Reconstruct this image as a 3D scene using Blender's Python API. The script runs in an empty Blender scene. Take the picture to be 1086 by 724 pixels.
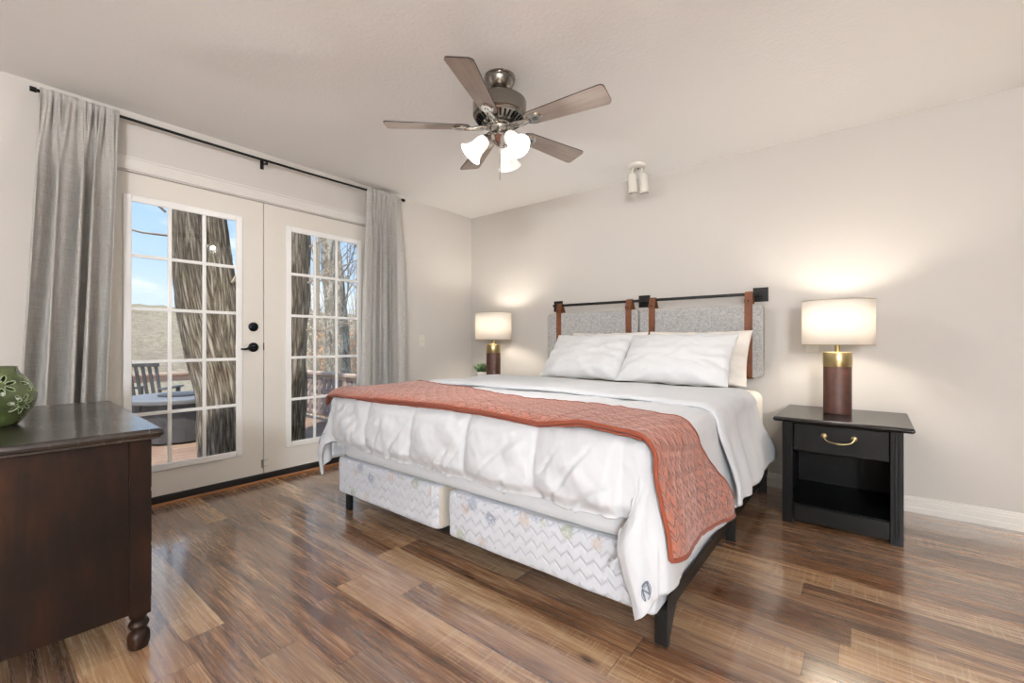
import bpy, bmesh, math, random
from mathutils import Vector, Matrix, noise
random.seed(7)
C = bpy.context.scene
COL = C.collection
PI = math.pi
R = math.radians
XL, YB, ZC = -3.489, 3.633, 2.44          # left wall, back wall, ceiling height
XR, YF = 2.3, -2.7                      # the two walls behind the photographer

# ------------------------------------------------------------------ camera
cam_data = bpy.data.cameras.new('camera')
cam_data.sensor_width = 36.0
cam_data.lens = 466.5 / 1086 * 36.0
cam_data.clip_start = 0.02
cam_data.clip_end = 400
cam = bpy.data.objects.new('camera', cam_data)
COL.objects.link(cam)
cam.location = (0, 0, 1.04)
cam.rotation_euler = (R(90), 0, math.atan(372 / 466.5))
C.camera = cam

# ------------------------------------------------------------------ exposure, world, sun, lamps
C.view_settings.view_transform = 'Standard'
C.view_settings.look = 'None'
C.view_settings.gamma = 1
C.view_settings.use_curve_mapping = False
C.view_settings.exposure = 0.08
SKY_STRENGTH = 1.35
SUN_STRENGTH = 5.5
FAN_W = 22.0         # each of three bulbs in the fan light kit
LAMP_W = 13.0        # each table lamp bulb
FILL_E = 310.0       # added glowing globe that brightens the room from behind the photographer


# ------------------------------------------------------------------ node helpers
class S:
    """a socket with arithmetic"""
    def __init__(s, nt, k): s.nt, s.k = nt, k
    def _m(s, op, *a):
        n = s.nt.nodes.new('ShaderNodeMath'); n.operation = op
        for i, v in enumerate((s,) + a):
            if isinstance(v, S): s.nt.links.new(v.k, n.inputs[i])
            else: n.inputs[i].default_value = v
        return S(s.nt, n.outputs[0])
    def __add__(s, o): return s._m('ADD', o)
    def __sub__(s, o): return s._m('SUBTRACT', o)
    def __mul__(s, o): return s._m('MULTIPLY', o)
    def __truediv__(s, o): return s._m('DIVIDE', o)
    def floor(s): return s._m('FLOOR')
    def fract(s): return s._m('FRACT')
    def abs(s): return s._m('ABSOLUTE')
    def sin(s): return s._m('SINE')
    def pow(s, o): return s._m('POWER', o)
    def lt(s, o): return s._m('LESS_THAN', o)
    def gt(s, o): return s._m('GREATER_THAN', o)
    def min(s, o): return s._m('MINIMUM', o)
    def max(s, o): return s._m('MAXIMUM', o)
    def clamp(s): return s._m('MAXIMUM', 0.0)._m('MINIMUM', 1.0)
    def smooth(s, a, b):
        n = s.nt.nodes.new('ShaderNodeMapRange'); n.interpolation_type = 'SMOOTHSTEP'
        s.nt.links.new(s.k, n.inputs[0]); n.inputs[1].default_value = a; n.inputs[2].default_value = b
        return S(s.nt, n.outputs[0])


def lin(h):
    """sRGB hex or 0-255 triple -> linear rgba"""
    if isinstance(h, str):
        h = [int(h[i:i + 2], 16) for i in (0, 2, 4)]
    f = lambda c: c / 12.92 if c <= .04045 else ((c + .055) / 1.055) ** 2.4
    return tuple(f(c / 255) for c in h) + (1,)


class NB:
    """a small node builder round one material"""
    def __init__(s, name):
        s.m = bpy.data.materials.new(name); s.m.use_nodes = True
        s.nt = s.m.node_tree
        s.bsdf = s.nt.nodes['Principled BSDF']; s.out = s.nt.nodes['Material Output']
    def n(s, t, **kw):
        nd = s.nt.nodes.new(t)
        for k, v in kw.items(): setattr(nd, k, v)
        return nd
    def coord(s, which='Object'):
        return S(s.nt, s.n('ShaderNodeTexCoord').outputs[which])
    def xyz(s, v):
        n = s.n('ShaderNodeSeparateXYZ'); s.nt.links.new(v.k, n.inputs[0])
        return [S(s.nt, o) for o in n.outputs]
    def vec(s, x, y, z=0.0):
        n = s.n('ShaderNodeCombineXYZ')
        for i, v in enumerate((x, y, z)):
            if isinstance(v, S): s.nt.links.new(v.k, n.inputs[i])
            else: n.inputs[i].default_value = v
        return S(s.nt, n.outputs[0])
    def scale(s, v, sx, sy, sz):
        n = s.n('ShaderNodeMapping'); s.nt.links.new(v.k, n.inputs[0]); n.inputs['Scale'].default_value = (sx, sy, sz)
        return S(s.nt, n.outputs[0])
    def noise(s, v, scale=5, detail=3, rough=.5, dist=0, color=False):
        n = s.n('ShaderNodeTexNoise'); s.nt.links.new(v.k, n.inputs['Vector'])
        n.inputs['Scale'].default_value = scale; n.inputs['Detail'].default_value = detail
        n.inputs['Roughness'].default_value = rough; n.inputs['Distortion'].default_value = dist
        return S(s.nt, n.outputs['Color' if color else 'Fac'])
    def white(s, v, dim='3D'):
        n = s.n('ShaderNodeTexWhiteNoise', noise_dimensions=dim)
        s.nt.links.new(v.k, n.inputs['W' if dim == '1D' else 'Vector'])
        return S(s.nt, n.outputs['Value'])
    def voro(s, v, scale=5, feature='F1', out='Distance', rnd=1.0):
        n = s.n('ShaderNodeTexVoronoi', feature=feature); s.nt.links.new(v.k, n.inputs['Vector'])
        n.inputs['Scale'].default_value = scale; n.inputs['Randomness'].default_value = rnd
        return S(s.nt, n.outputs[out])
    def ramp(s, f, stops, interp='LINEAR'):
        n = s.n('ShaderNodeValToRGB'); s.nt.links.new(f.k, n.inputs[0]); cr = n.color_ramp; cr.interpolation = interp
        while len(cr.elements) < len(stops): cr.elements.new(1.0)
        for e, (p, c) in zip(cr.elements, stops): e.position = p; e.color = c
        return S(s.nt, n.outputs[0])
    def mix(s, f, a, b, mode='MIX'):
        n = s.n('ShaderNodeMix', data_type='RGBA', blend_type=mode)
        for i, v in ((0, f), (6, a), (7, b)):
            if isinstance(v, S): s.nt.links.new(v.k, n.inputs[i])
            else: n.inputs[i].default_value = v
        return S(s.nt, n.outputs[2])
    def set(s, name, v):
        if isinstance(v, S): s.nt.links.new(v.k, s.bsdf.inputs[name])
        else: s.bsdf.inputs[name].default_value = v
        return s
    def bump(s, h, strength=.3, dist=.01):
        n = s.n('ShaderNodeBump'); s.nt.links.new(h.k, n.inputs['Height'])
        n.inputs['Strength'].default_value = strength; n.inputs['Distance'].default_value = dist
        s.nt.links.new(n.outputs[0], s.bsdf.inputs['Normal']); s._b = n
        return s
    def surface(s, shader): s.nt.links.new(shader, s.out.inputs['Surface'])


def plain(name, color, rough=.5, metal=0.0, spec=.5, bump=None):
    b = NB(name); b.set('Base Color', lin(color)).set('Roughness', rough).set('Metallic', metal).set('Specular IOR Level', spec)
    if bump:
        b.bump(b.noise(b.coord(), bump[0], 4, .6), bump[1], bump[2])
    return b.m


def set_attr(o, label=None, cat=None, group=None, kind=None):
    if label: o['label'] = label
    if cat: o['category'] = cat
    if group: o['group'] = group
    if kind: o['kind'] = kind
    return o


# ------------------------------------------------------------------ mesh helpers
class MB:
    def __init__(s): s.v, s.f, s.uv = [], [], None
    def add(s, verts, faces):
        k = len(s.v); s.v += [tuple(p) for p in verts]; s.f += [tuple(i + k for i in q) for q in faces]; return s
    def box(s, x0, x1, y0, y1, z0, z1, M=None):
        p = [Vector(q) for q in ((x0, y0, z0), (x1, y0, z0), (x1, y1, z0), (x0, y1, z0), (x0, y0, z1), (x1, y0, z1), (x1, y1, z1), (x0, y1, z1))]
        if M: p = [M @ q for q in p]
        return s.add(p, [(0, 3, 2, 1), (4, 5, 6, 7), (0, 1, 5, 4), (1, 2, 6, 5), (2, 3, 7, 6), (3, 0, 4, 7)])
    def lathe(s, prof, n=32, M=None, cap=True, center=(0, 0, 0)):
        cx, cy, cz = center; vs = []; fs = []
        for (r, z) in prof:
            for i in range(n):
                a = 2 * PI * i / n; p = Vector((cx + r * math.cos(a), cy + r * math.sin(a), cz + z))
                vs.append(M @ p if M else p)
        for j in range(len(prof) - 1):
            for i in range(n):
                k = (i + 1) % n; fs.append((j * n + i, j * n + k, (j + 1) * n + k, (j + 1) * n + i))
        if cap:
            fs.append(tuple(range(n))[::-1]); fs.append(tuple(range((len(prof) - 1) * n, len(prof) * n)))
        return s.add(vs, fs)
    def tube(s, pts, rad, n=8, cap=True, closed=False):
        pts = [Vector(p) for p in pts]; m = len(pts)
        rads = rad if isinstance(rad, (list, tuple)) else [rad] * m
        vs = []; fs = []; up = None
        for i, p in enumerate(pts):
            a = pts[(i - 1) % m if closed else max(i - 1, 0)]; b = pts[(i + 1) % m if closed else min(i + 1, m - 1)]
            t = (b - a).normalized()
            if up is None:
                up = t.orthogonal().normalized()
            up = (up - t * up.dot(t)).normalized(); w = t.cross(up)
            for k in range(n):
                q = 2 * PI * k / n; vs.append(p + (up * math.cos(q) + w * math.sin(q)) * rads[i])
        for i in range(m if closed else m - 1):
            j = (i + 1) % m
            for k in range(n):
                l = (k + 1) % n; fs.append((i * n + k, i * n + l, j * n + l, j * n + k))
        if cap and not closed:
            fs.append(tuple(range(n))[::-1]); fs.append(tuple(range((m - 1) * n, m * n)))
        return s.add(vs, fs)
    def prism(s, outline, t0, t1, M=None):
        """outline in local xy, extruded local z t0..t1"""
        n = len(outline); vs = [Vector((x, y, t0)) for x, y in outline] + [Vector((x, y, t1)) for x, y in outline]
        if M: vs = [M @ v for v in vs]
        return s.add(vs, [tuple(range(n))[::-1], tuple(range(n, 2 * n))] + [(i, (i + 1) % n, n + (i + 1) % n, n + i) for i in range(n)])
    def build(s, name, mat, parent=None, smooth=None, bevel=0, seg=2, solid=0, subsurf=0, off=-1):
        me = bpy.data.meshes.new(name); me.from_pydata(s.v, [], s.f); me.validate()
        if s.uv:
            l = me.uv_layers.new(name='UVMap')
            for lp in me.loops: l.data[lp.index].uv = s.uv[lp.vertex_index]
        bm = bmesh.new(); bm.from_mesh(me)
        if not s.uv: bmesh.ops.recalc_face_normals(bm, faces=bm.faces)
        bm.to_mesh(me); bm.free()
        me.materials.append(mat)
        o = bpy.data.objects.new(name, me); COL.objects.link(o)
        if parent: o.parent = parent
        if bevel:
            m = o.modifiers.new('b', 'BEVEL'); m.width = bevel; m.segments = seg; m.limit_method = 'ANGLE'; m.angle_limit = R(40)
        if solid:
            m = o.modifiers.new('s', 'SOLIDIFY'); m.thickness = solid; m.offset = off
        if subsurf:
            m = o.modifiers.new('u', 'SUBSURF'); m.levels = subsurf; m.render_levels = subsurf
        if smooth is not None:
            if smooth >= 180:
                for p in me.polygons: p.use_smooth = True
            else:
                for p in me.polygons: p.use_smooth = True
                bm = bmesh.new(); bm.from_mesh(me)
                for e in bm.edges:
                    if len(e.link_faces) == 2 and e.calc_face_angle(0) > R(smooth): e.smooth = False
                bm.to_mesh(me); bm.free()
        elif bevel:
            for p in me.polygons: p.use_smooth = False
        return o


def grid(fn, us, vs, uvfn=None):
    b = MB(); nu, nv = len(us), len(vs)
    b.v = [tuple(fn(u, v)) for v in vs for u in us]
    b.uv = [uvfn(u, v) if uvfn else (u, v) for v in vs for u in us]
    b.f = [(j * nu + i, j * nu + i + 1, (j + 1) * nu + i + 1, (j + 1) * nu + i) for j in range(nv - 1) for i in range(nu - 1)]
    return b


def lsp(a, b, n): return [a + (b - a) * i / (n - 1) for i in range(n)]
def sm(x, a, b):
    t = max(0, min(1, (x - a) / (b - a))); return t * t * (3 - 2 * t)
def fbm(x, y, z=0, o=3):
    s_, a = 0, 1
    for _ in range(o):
        s_ += a * noise.noise(Vector((x, y, z))); a *= .5; x *= 2.03; y *= 2.03; z *= 2.03
    return s_


def thing(name, label, cat, loc=(0, 0, 0), rotz=0, group=None):
    o = bpy.data.objects.new(name, None); COL.objects.link(o); o.location = loc; o.rotation_euler = (0, 0, rotz)
    o.empty_display_size = .1
    return set_attr(o, label, cat, group)


def dup(root, loc, rotz=None, label=None):
    r = root.copy(); COL.objects.link(r); r.location = loc
    if rotz is not None: r.rotation_euler = (0, 0, rotz)
    if label: r['label'] = label
    for ch in list(root.children):
        c = ch.copy(); COL.objects.link(c); c.parent = r
        for g in list(ch.children):
            d = g.copy(); COL.objects.link(d); d.parent = c
    return r


def point_light(name, loc, watts, rad, color, parent=None):
    l = bpy.data.lights.new(name, 'POINT'); l.energy = watts; l.shadow_soft_size = rad; l.color = color
    o = bpy.data.objects.new(name, l); COL.objects.link(o); o.location = loc
    if parent: o.parent = parent
    return o


# ------------------------------------------------------------------ sky and sun
W = bpy.data.worlds.new('sky'); C.world = W; W.use_nodes = True
wn = W.node_tree
class WB(NB):
    def __init__(s, nt): s.nt = nt
wb = WB(wn)
g = wb.coord('Generated'); gx, gy, gz = wb.xyz(g)
base = wb.ramp(gz, [(0.0, lin('dfe8f0')), (.16, lin('b4d0ee')), (.42, lin('7fb0ea')), (1, lin('6398dc'))])
cl = wb.noise(wb.scale(g, 2.2, 2.2, 6.5), 1.6, 6, .58, .4)
cloud = cl.smooth(.47, .66)
sky = wb.mix(cloud, base, lin('eef2f6'))
bg = wn.nodes['Background']; wn.links.new(sky.k, bg.inputs[0]); bg.inputs[1].default_value = SKY_STRENGTH

sl = bpy.data.lights.new('sun', 'SUN'); sl.energy = SUN_STRENGTH; sl.angle = R(1.5); sl.color = (1, .95, .87)
sun = bpy.data.objects.new('sun', sl); COL.objects.link(sun)
sun.rotation_euler = (Vector((0, 0, 0)) - Vector((.45, -.45, 1.15))).to_track_quat('-Z', 'Y').to_euler()

# ------------------------------------------------------------------ materials
def mat_wall(name, col, sc=90, st=.08):
    b = NB(name); co = b.coord()
    t = b.noise(co, 1.2, 2)
    c = lin(col); d = tuple(x * .97 for x in c[:3]) + (1,)
    b.set('Base Color', b.mix(t, c, d)).set('Roughness', .75).set('Specular IOR Level', .25)
    b.bump(b.noise(co, sc, 3, .6), st, .004)
    return b.m

M = {}
M['wall'] = mat_wall('wall_paint', 'cfcac4')
M['wall_back'] = mat_wall('headboard_wall_paint', 'cbc6c0')
b = NB('ceiling_texture'); co = b.coord()
b.set('Base Color', lin('f0efed')).set('Roughness', .9).set('Specular IOR Level', .1)
k1 = b.voro(co, 60, 'SMOOTH_F1'); k2 = b.noise(co, 45, 4, .65)
b.bump(k1 * .6 + k2, .35, .004); M['ceiling'] = b.m
M['trim'] = plain('trim_white_paint', 'dcd8d2', .35)
M['door'] = plain('door_paint', 'd9d4cb', .4, bump=(60, .03, .002))
M['sash'] = plain('glazing_white_vinyl', 'ecebe8', .35)
M['plate'] = plain('switch_plastic', 'd9d4c8', .4)
M['black'] = plain('black_metal', '161616', .42, .3)
M['rod'] = plain('black_rod_metal', '1a1918', .5, .5)
M['bronze'] = plain('dark_bronze', '1c1f24', .3, .8)
M['nickel'] = plain('brushed_nickel', '86827c', .22, 1.0)
M['chrome'] = plain('polished_nickel', 'b9b6b1', .12, 1.0)
M['steel'] = plain('steel_latch', 'b5b2ab', .3, 1.0)
M['brass'] = plain('aged_brass', 'b3a278', .30, 1.0)
M['dark'] = plain('dark_rubber', '181513', .6)
M['inner_dark'] = plain('dark_void_lining', '0a0a0a', .9, spec=.1)
M['cover_white'] = plain('switch_white', 'd6d2c9', .4)

# wood floor: rows run along X
b = NB('laminate_floor'); co = b.coord(); x, y, z = b.xyz(co)
PWID, PLEN = .128, 1.22
yr = (y + 20.0) / PWID; row = yr.floor(); fy = yr.fract()
ro = b.white(row + .37, '1D')
xr_ = (x + 30.0 + ro * 7.3) / PLEN; colm = xr_.floor(); fx = xr_.fract()
idv = b.vec(row * 1.17, colm * 3.31, 0.0)
rid = b.white(idv, '2D'); rid2 = b.white(b.vec(row * 2.71 + 9.0, colm * 1.37 + 4.0, 0.0), '2D')
# streaky grain, warped, different on every plank
g1 = b.noise(b.vec(x * .85 + rid * 37.0, y * 10.0 + rid2 * 11.0, rid * 5.0), 1.5, 6, .60, 1.1)
g2 = b.noise(b.vec(x * 4.0 + rid * 11.0, y * 110.0, rid2 * 9.0), 1.3, 4, .7, .4)
g3 = b.noise(b.vec(x * .6 + rid2 * 21.0, y * 19.0 + rid * 5.0, 2.0), 1.7, 5, .6, .8)
saw = b.noise(b.vec(x * 120.0, y * 6.0, rid * 3.0), 1.0, 2)
tone = (rid - .5) * .40 + (g1 - .5) * 1.25 + (g3 - .5) * .85 + (g2 - .5) * .30 + .51
colr = b.ramp(tone, [(0, lin('38241a')), (.20, lin('5c3d2a')), (.38, lin('7c583d')), (.54, lin('977252')), (.72, lin('b18e6b')), (.88, lin('c5a681')), (1, lin('d2b897'))])
greyed = b.mix(rid2.smooth(.45, .95) * .38, colr, lin('7d6d60'))
sawn = b.mix(rid.smooth(.62, .70) * saw.smooth(.52, .70) * .30, greyed, lin('d3bf9f'))
kn = b.voro(b.vec(x * 1.2 + rid * 3.0, y * 3.6, 0.0), 1.35, 'F1')
fine3 = b.mix(kn.smooth(.10, .02) * .7, sawn, lin('33221a'))
gap = (fy.lt(.014)).max(fx.lt(.0025))
b.set('Base Color', b.mix(gap * .55, fine3, lin('2c1d15')))
b.set('Roughness', g2 * .10 + .22); b.set('Specular IOR Level', .6)
b.set('Coat Weight', 1.0); b.set('Coat Roughness', .13); b.set('Coat IOR', 1.75)
b.bump(g2 * .5 + g1 * .3 - gap * 1.0, .08, .002)
M['floor'] = b.m

# linen curtain
b = NB('linen_curtain'); uv = b.coord('UV'); u, v, _ = b.xyz(uv)
wx = b.noise(b.vec(u * 420.0, v * 14.0, 0.0), 1, 2); wy = b.noise(b.vec(u * 12.0, v * 420.0, 3.0), 1, 2)
wv = wx * .5 + wy * .5
cc = b.ramp(wv, [(.34, lin('b0ada8')), (.5, lin('c6c3be')), (.66, lin('dad7d2'))])
df = b.n('ShaderNodeBsdfDiffuse'); tr = b.n('ShaderNodeBsdfTranslucent'); mx = b.n('ShaderNodeMixShader')
b.nt.links.new(cc.k, df.inputs[0]); b.nt.links.new(cc.k, tr.inputs[0]); mx.inputs[0].default_value = .22
b.nt.links.new(df.outputs[0], mx.inputs[1]); b.nt.links.new(tr.outputs[0], mx.inputs[2]); b.surface(mx.outputs[0])
M['linen'] = b.m

def fabric(name, c0, c1, sc=700, bump=.25, dist=.001, rough=.9):
    b = NB(name); co = b.coord('UV' if name.startswith('uv_') else 'Object')
    t = b.noise(co, sc, 2)
    b.set('Base Color', b.mix(t, lin(c0), lin(c1))).set('Roughness', rough).set('Specular IOR Level', .15)
    b.set('Sheen Weight', .15)
    b.bump(t, bump, dist); return b.m

M['white_cloth'] = fabric('white_cotton', 'c9cbce', 'c1c3c7', 500, .1, .0006)
M['pillow'] = fabric('white_pillow_cotton', 'dadbdc', 'd3d4d6', 500, .1, .0006)
M['pillow_back'] = fabric('ivory_pillow_cotton', 'e9e3dc', 'e2dcd4', 500, .1, .0006)
M['sheet'] = fabric('cream_sheet_cotton', 'e9e4da', 'e2dcd2', 400, .1, .0006)
M['skirt'] = fabric('grey_white_sheet', 'd6d8dc', 'cfd1d5', 400, .1, .0006)
M['piping'] = plain('grey_piping', '7f8186', .8)
M['thread'] = plain('blue_grey_thread', '6c7686', .8)

# headboard weave
b = NB('heather_grey_weave'); co = b.coord(); x, y, z = b.xyz(co)
n1 = b.noise(b.vec(x * 60.0, y * 60.0, z * 520.0), 1, 2); n2 = b.noise(b.vec(x * 520.0, y * 60.0, z * 60.0), 1, 2)
n3 = b.noise(co, 60, 3, .7)
t = n1 * .4 + n2 * .4 + n3 * .2
b.set('Base Color', b.ramp(t, [(.36, lin('7d7d7e')), (.5, lin('a8a7a6')), (.64, lin('cbc9c7'))])).set('Roughness', .95).set('Specular IOR Level', .1)
b.bump(t, .5, .002); M['weave'] = b.m
M['weave_edge'] = plain('pale_panel_piping', 'b9b3ab', .8)

def leather(name, c0, c1):
    b = NB(name); co = b.coord()
    t = b.noise(co, 22, 5, .65); t2 = b.voro(co, 260, 'F1')
    b.set('Base Color', b.ramp(t, [(.3, lin(c0)), (.7, lin(c1))])).set('Roughness', .5)
    b.bump(t2, .15, .001); return b.m
M['strap'] = leather('tan_leather', '5a3118', '7b4726')
M['lamp_leather'] = leather('dark_brown_leather', '3a221b', '573429')

# quilt: rust cotton with stitched leaf lines
b = NB('rust_quilted_cotton'); uv = b.coord('UV'); u, v, _ = b.xyz(uv)
SC = 21.0
pu = u * SC; pv = v * SC
tri = ((pv * .9).fract() - .5).abs() * 2.0                      # zigzag
band = (pu + tri * .62)
l1 = ((band.fract()) - .5).abs()
seamA = l1.smooth(.5, .36)                                      # 1 in the middle, 0 at seam
tri2 = ((pv * .9 + .5).fract() - .5).abs() * 2.0
l2 = (((pu * .5 - tri2 * .62 + pv * .45).fract()) - .5).abs()
seamB = l2.smooth(.5, .41)
l3 = (((pv * .9).fract()) - .5).abs()
alt = (pu.floor() * .5).fract().gt(.25)
seamC = (l3.smooth(.5, .41)).max(alt)
hh = seamA.min(seamB).min(seamC)
wr = b.noise(b.vec(u * 60.0, v * 26.0, 0.0), 1, 4, .6)
wr2 = b.noise(uv, 600, 2)
cl = b.mix(hh, lin('66372a'), lin('a1614e'))
cl2 = b.mix(wr.smooth(.35, .75) * .35, cl, lin('c08470'))
b.set('Base Color', cl2).set('Roughness', .85).set('Specular IOR Level', .2).set('Sheen Weight', .3)
b.bump(hh * 1.0 + wr * .40 + wr2 * .05, .8, .006)
M['quilt'] = b.m
M['quilt_edge'] = fabric('rust_binding', '7c3d2b', '8d4a36', 300, .2, .001)

# box spring ticking: zigzag quilting, faint flowers
b = NB('floral_quilted_ticking'); uv = b.coord('UV'); u, v, _ = b.xyz(uv)
tz = ((u * 18.0).fract() - .5).abs() * 2.0
zz = (v * 20.0 + tz * .5).fract()
ridge = (zz - .5).abs() * 2.0
ridge = ridge.pow(5.0) * -1.0 + zz * .35
dfl = b.noise(uv, 9, 3, .6)
f1 = b.voro(uv, 9.0, 'F1'); fcol = b.voro(uv, 9.0, 'F1', 'Color')
fr, fg, fb_ = b.xyz(fcol)
pet = b.noise(uv, 55, 3, .6)
inside = (f1 * 1.0 + (pet - .5) * .55).lt(.27)
hue = b.ramp(fr, [(0, lin('8c93ab')), (.3, lin('9fa6b8')), (.46, lin('d9a99c')), (.6, lin('a7ad9e')), (.8, lin('c4b9b5')), (1, lin('77809c'))], 'CONSTANT')
lf = b.noise(uv, 30, 2, .5).smooth(.60, .68) * dfl.smooth(.42, .56)
bc = b.mix(lf * .45, lin('cbced5'), lin('8c988f'))
bc2 = b.mix(inside * pet.smooth(.28, .55) * .85, bc, hue)
b.set('Base Color', bc2).set('Roughness', .6).set('Specular IOR Level', .3).set('Sheen Weight', .2)
b.bump(ridge + b.noise(uv, 26, 3) * .5, .6, .008)
M['ticking'] = b.m
M['ticking_side'] = plain('beige_ticking_gusset', 'b9b2a6', .8)

# woods
def wood(name, stops, axis='z', stretch=14, scale=2.2, rough=.4, wear=0, bump=.08):
    b = NB(name); co = b.coord(); x, y, z = b.xyz(co)
    a = {'x': (x, y * stretch, z * stretch), 'y': (x * stretch, y, z * stretch), 'z': (x * stretch, y * stretch, z)}[axis]
    t = b.noise(b.vec(*a), scale, 6, .6, 1.1); t2 = b.noise(co, 3.2, 4, .6); 
    tt = t * .5 + t2 * .5
    c = b.ramp(tt, [(p, lin(h)) for p, h in stops])
    if wear:
        sc1 = b.noise(b.vec(x * 9.0, y * 42.0, z * 9.0), 1, 5, .7, 1.5); sc2 = b.noise(co, 5, 3)
        c = b.mix(sc1.smooth(.58, .64) * sc2.smooth(.44, .58) * wear, c, lin('8b8178'))
    b.set('Base Color', c).set('Roughness', t2 * .2 + rough - .1)
    if wear: b.set('Coat Weight', .65); b.set('Coat Roughness', .14)
    if name.startswith('dark_st'): b.set('Specular IOR Level', .22)
    b.bump(t, bump, .003); return b.m
M['dresser'] = wood('dark_stained_wood', [(.32, '0a0604'), (.46, '1a0f09'), (.58, '2c180d'), (.72, '4a2914')], 'z', 7, 1.6, .40)
M['dresser_top'] = wood('worn_black_stained_top', [(.35, '120e0c'), (.6, '231a15'), (.8, '33271f')], 'x', 10, 2, .30, .8)
M['blade'] = wood('weathered_grey_oak', [(.3, '82766d'), (.5, '9a8d84'), (.7, 'b0a59c')], 'x', 22, 3, .42, bump=.1)
M['blade_edge'] = plain('dark_blade_edge', '2c2421', .5)
M['black_paint'] = plain('black_furniture_paint', '050505', .42, spec=.25, bump=(120, .06, .002))
M['black_top'] = plain('black_furniture_top', '161312', .25, bump=(80, .03, .001))

# lamp shade fabric
b = NB('white_shade_fabric'); 
df = b.n('ShaderNodeBsdfDiffuse'); tr = b.n('ShaderNodeBsdfTranslucent'); mx = b.n('ShaderNodeMixShader')
df.inputs[0].default_value = lin('f1ebe2'); tr.inputs[0].default_value = lin('f6f1ea'); mx.inputs[0].default_value = .20
b.nt.links.new(df.outputs[0], mx.inputs[1]); b.nt.links.new(tr.outputs[0], mx.inputs[2]); b.surface(mx.outputs[0])
M['shade'] = b.m
# lit frosted glass and lit bulbs
b = NB('lit_frosted_glass'); co = b.coord()
mar = b.noise(co, 34, 4, .6, 1.5)
gc = b.mix(mar.smooth(.4, .62), lin('fdfcfa'), lin('dad6d0'))
df = b.n('ShaderNodeBsdfDiffuse'); tr = b.n('ShaderNodeBsdfTranslucent'); mx = b.n('ShaderNodeMixShader'); em_ = b.n('ShaderNodeEmission'); ad = b.n('ShaderNodeAddShader')
for q_ in (df, tr, em_): b.nt.links.new(gc.k, q_.inputs[0])
em_.inputs[1].default_value = .35; mx.inputs[0].default_value = .035
b.nt.links.new(df.outputs[0], mx.inputs[1]); b.nt.links.new(tr.outputs[0], mx.inputs[2]); b.nt.links.new(mx.outputs[0], ad.inputs[0]); b.nt.links.new(em_.outputs[0], ad.inputs[1]); b.surface(ad.outputs[0])
M['frosted'] = b.m
b = NB('lit_bulb'); b.set('Emission Color', lin('fff2dc')).set('Emission Strength', 4.0).set('Base Color', lin('ffffff')); M['bulb'] = b.m
# window glass: clear, with its reflections
b = NB('door_glass'); tp = b.n('ShaderNodeBsdfTransparent'); gl = b.n('ShaderNodeBsdfGlossy'); fr = b.n('ShaderNodeFresnel'); mx = b.n('ShaderNodeMixShader')
gl.inputs['Roughness'].default_value = 0.0; fr.inputs[0].default_value = 1.45
tp.inputs[0].default_value = (.97, .98, .98, 1)
b.nt.links.new(fr.outputs[0], mx.inputs[0]); b.nt.links.new(tp.outputs[0], mx.inputs[1]); b.nt.links.new(gl.outputs[0], mx.inputs[2]); b.surface(mx.outputs[0])
M['glass'] = b.m
# green glazed ceramic
b = NB('green_glaze'); co = b.coord(); t = b.noise(co, 14, 4, .6)
b.set('Base Color', b.ramp(t, [(.3, lin('2e381f')), (.55, lin('49552f')), (.8, lin('70784a'))])).set('Roughness', .12).set('Coat Weight', .6).set('Coat Roughness', .05)
M['green'] = b.m
b = NB('speckled_white_pot'); co = b.coord(); t = b.noise(co, 220, 2)
b.set('Base Color', b.ramp(t, [(.4, lin('cfcac3')), (.6, lin('e0dcd6'))])).set('Roughness', .7); M['pot'] = b.m
M['rim'] = plain('pale_glaze_rim', '98a47c', .15)
M['soil'] = plain('potting_soil', '2b211a', .95)
M['leaf'] = plain('succulent_green', '425a36', .5)
# outdoors
b = NB('rugged_bark'); uv = b.coord('UV'); u, v, _ = b.xyz(uv)
rd = b.noise(b.vec(u * 32.0, v * 2.8, 0.0), 1, 7, .70, 1.5); r2 = b.voro(b.vec(u * 30.0, v * 3.6, 0.0), 1, 'DISTANCE_TO_EDGE')
li = b.noise(uv, 7, 4, .6)
cb = b.ramp(rd * .62 + r2 * .6, [(.26, lin('473d33')), (.40, lin('8d806f')), (.56, lin('c4b8a7')), (.78, lin('e6dfd2'))])
b.set('Base Color', b.mix(li.smooth(.55, .7) * .35, cb, lin('9a9a72'))).set('Roughness', .95).set('Specular IOR Level', .1)
b.bump(rd + r2 * .8, 1.0, .022); M['bark'] = b.m
b = NB('pale_mottled_bark'); uv = b.coord('UV'); u, v, _ = b.xyz(uv)
rd = b.noise(b.vec(u * 14.0, v * 6.0, 0.0), 1, 5, .7, 1.0)
b.set('Base Color', b.ramp(rd, [(.35, lin('5b5046')), (.5, lin('8f8576')), (.66, lin('cbc4b6'))])).set('Roughness', .95)
b.bump(rd, .8, .03); M['bark_pale'] = b.m
M['twig'] = plain('bare_twig', '9d907f', .9)
M['deck'] = wood('weathered_deck_boards', [(.3, '7d6352'), (.5, '9a7d68'), (.75, 'b59a84')], 'y', 16, 2, .75)
M['rail'] = wood('weathered_railing_wood', [(.3, 'a88d79'), (.55, 'c6ae9b'), (.8, 'dccbbc')], 'x', 10, 2, .8)
M['rail_dark'] = wood('weathered_picket_wood', [(.3, '857269'), (.55, 'a3928a'), (.8, 'beb0a8')], 'z', 10, 2, .8)
M['grey_wood'] = wood('grey_painted_wood', [(.3, '4a4b4d'), (.55, '5d5f61'), (.8, '737577')], 'z', 8, 2, .6)
M['grey_table'] = wood('grey_table_boards', [(.3, '3a393b'), (.55, '49484a'), (.8, '5d5b5f')], 'z', 8, 2, .6)
M['table_top'] = plain('pale_grey_table_top', '7d7f82', .7, bump=(60, .1, .002))
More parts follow.
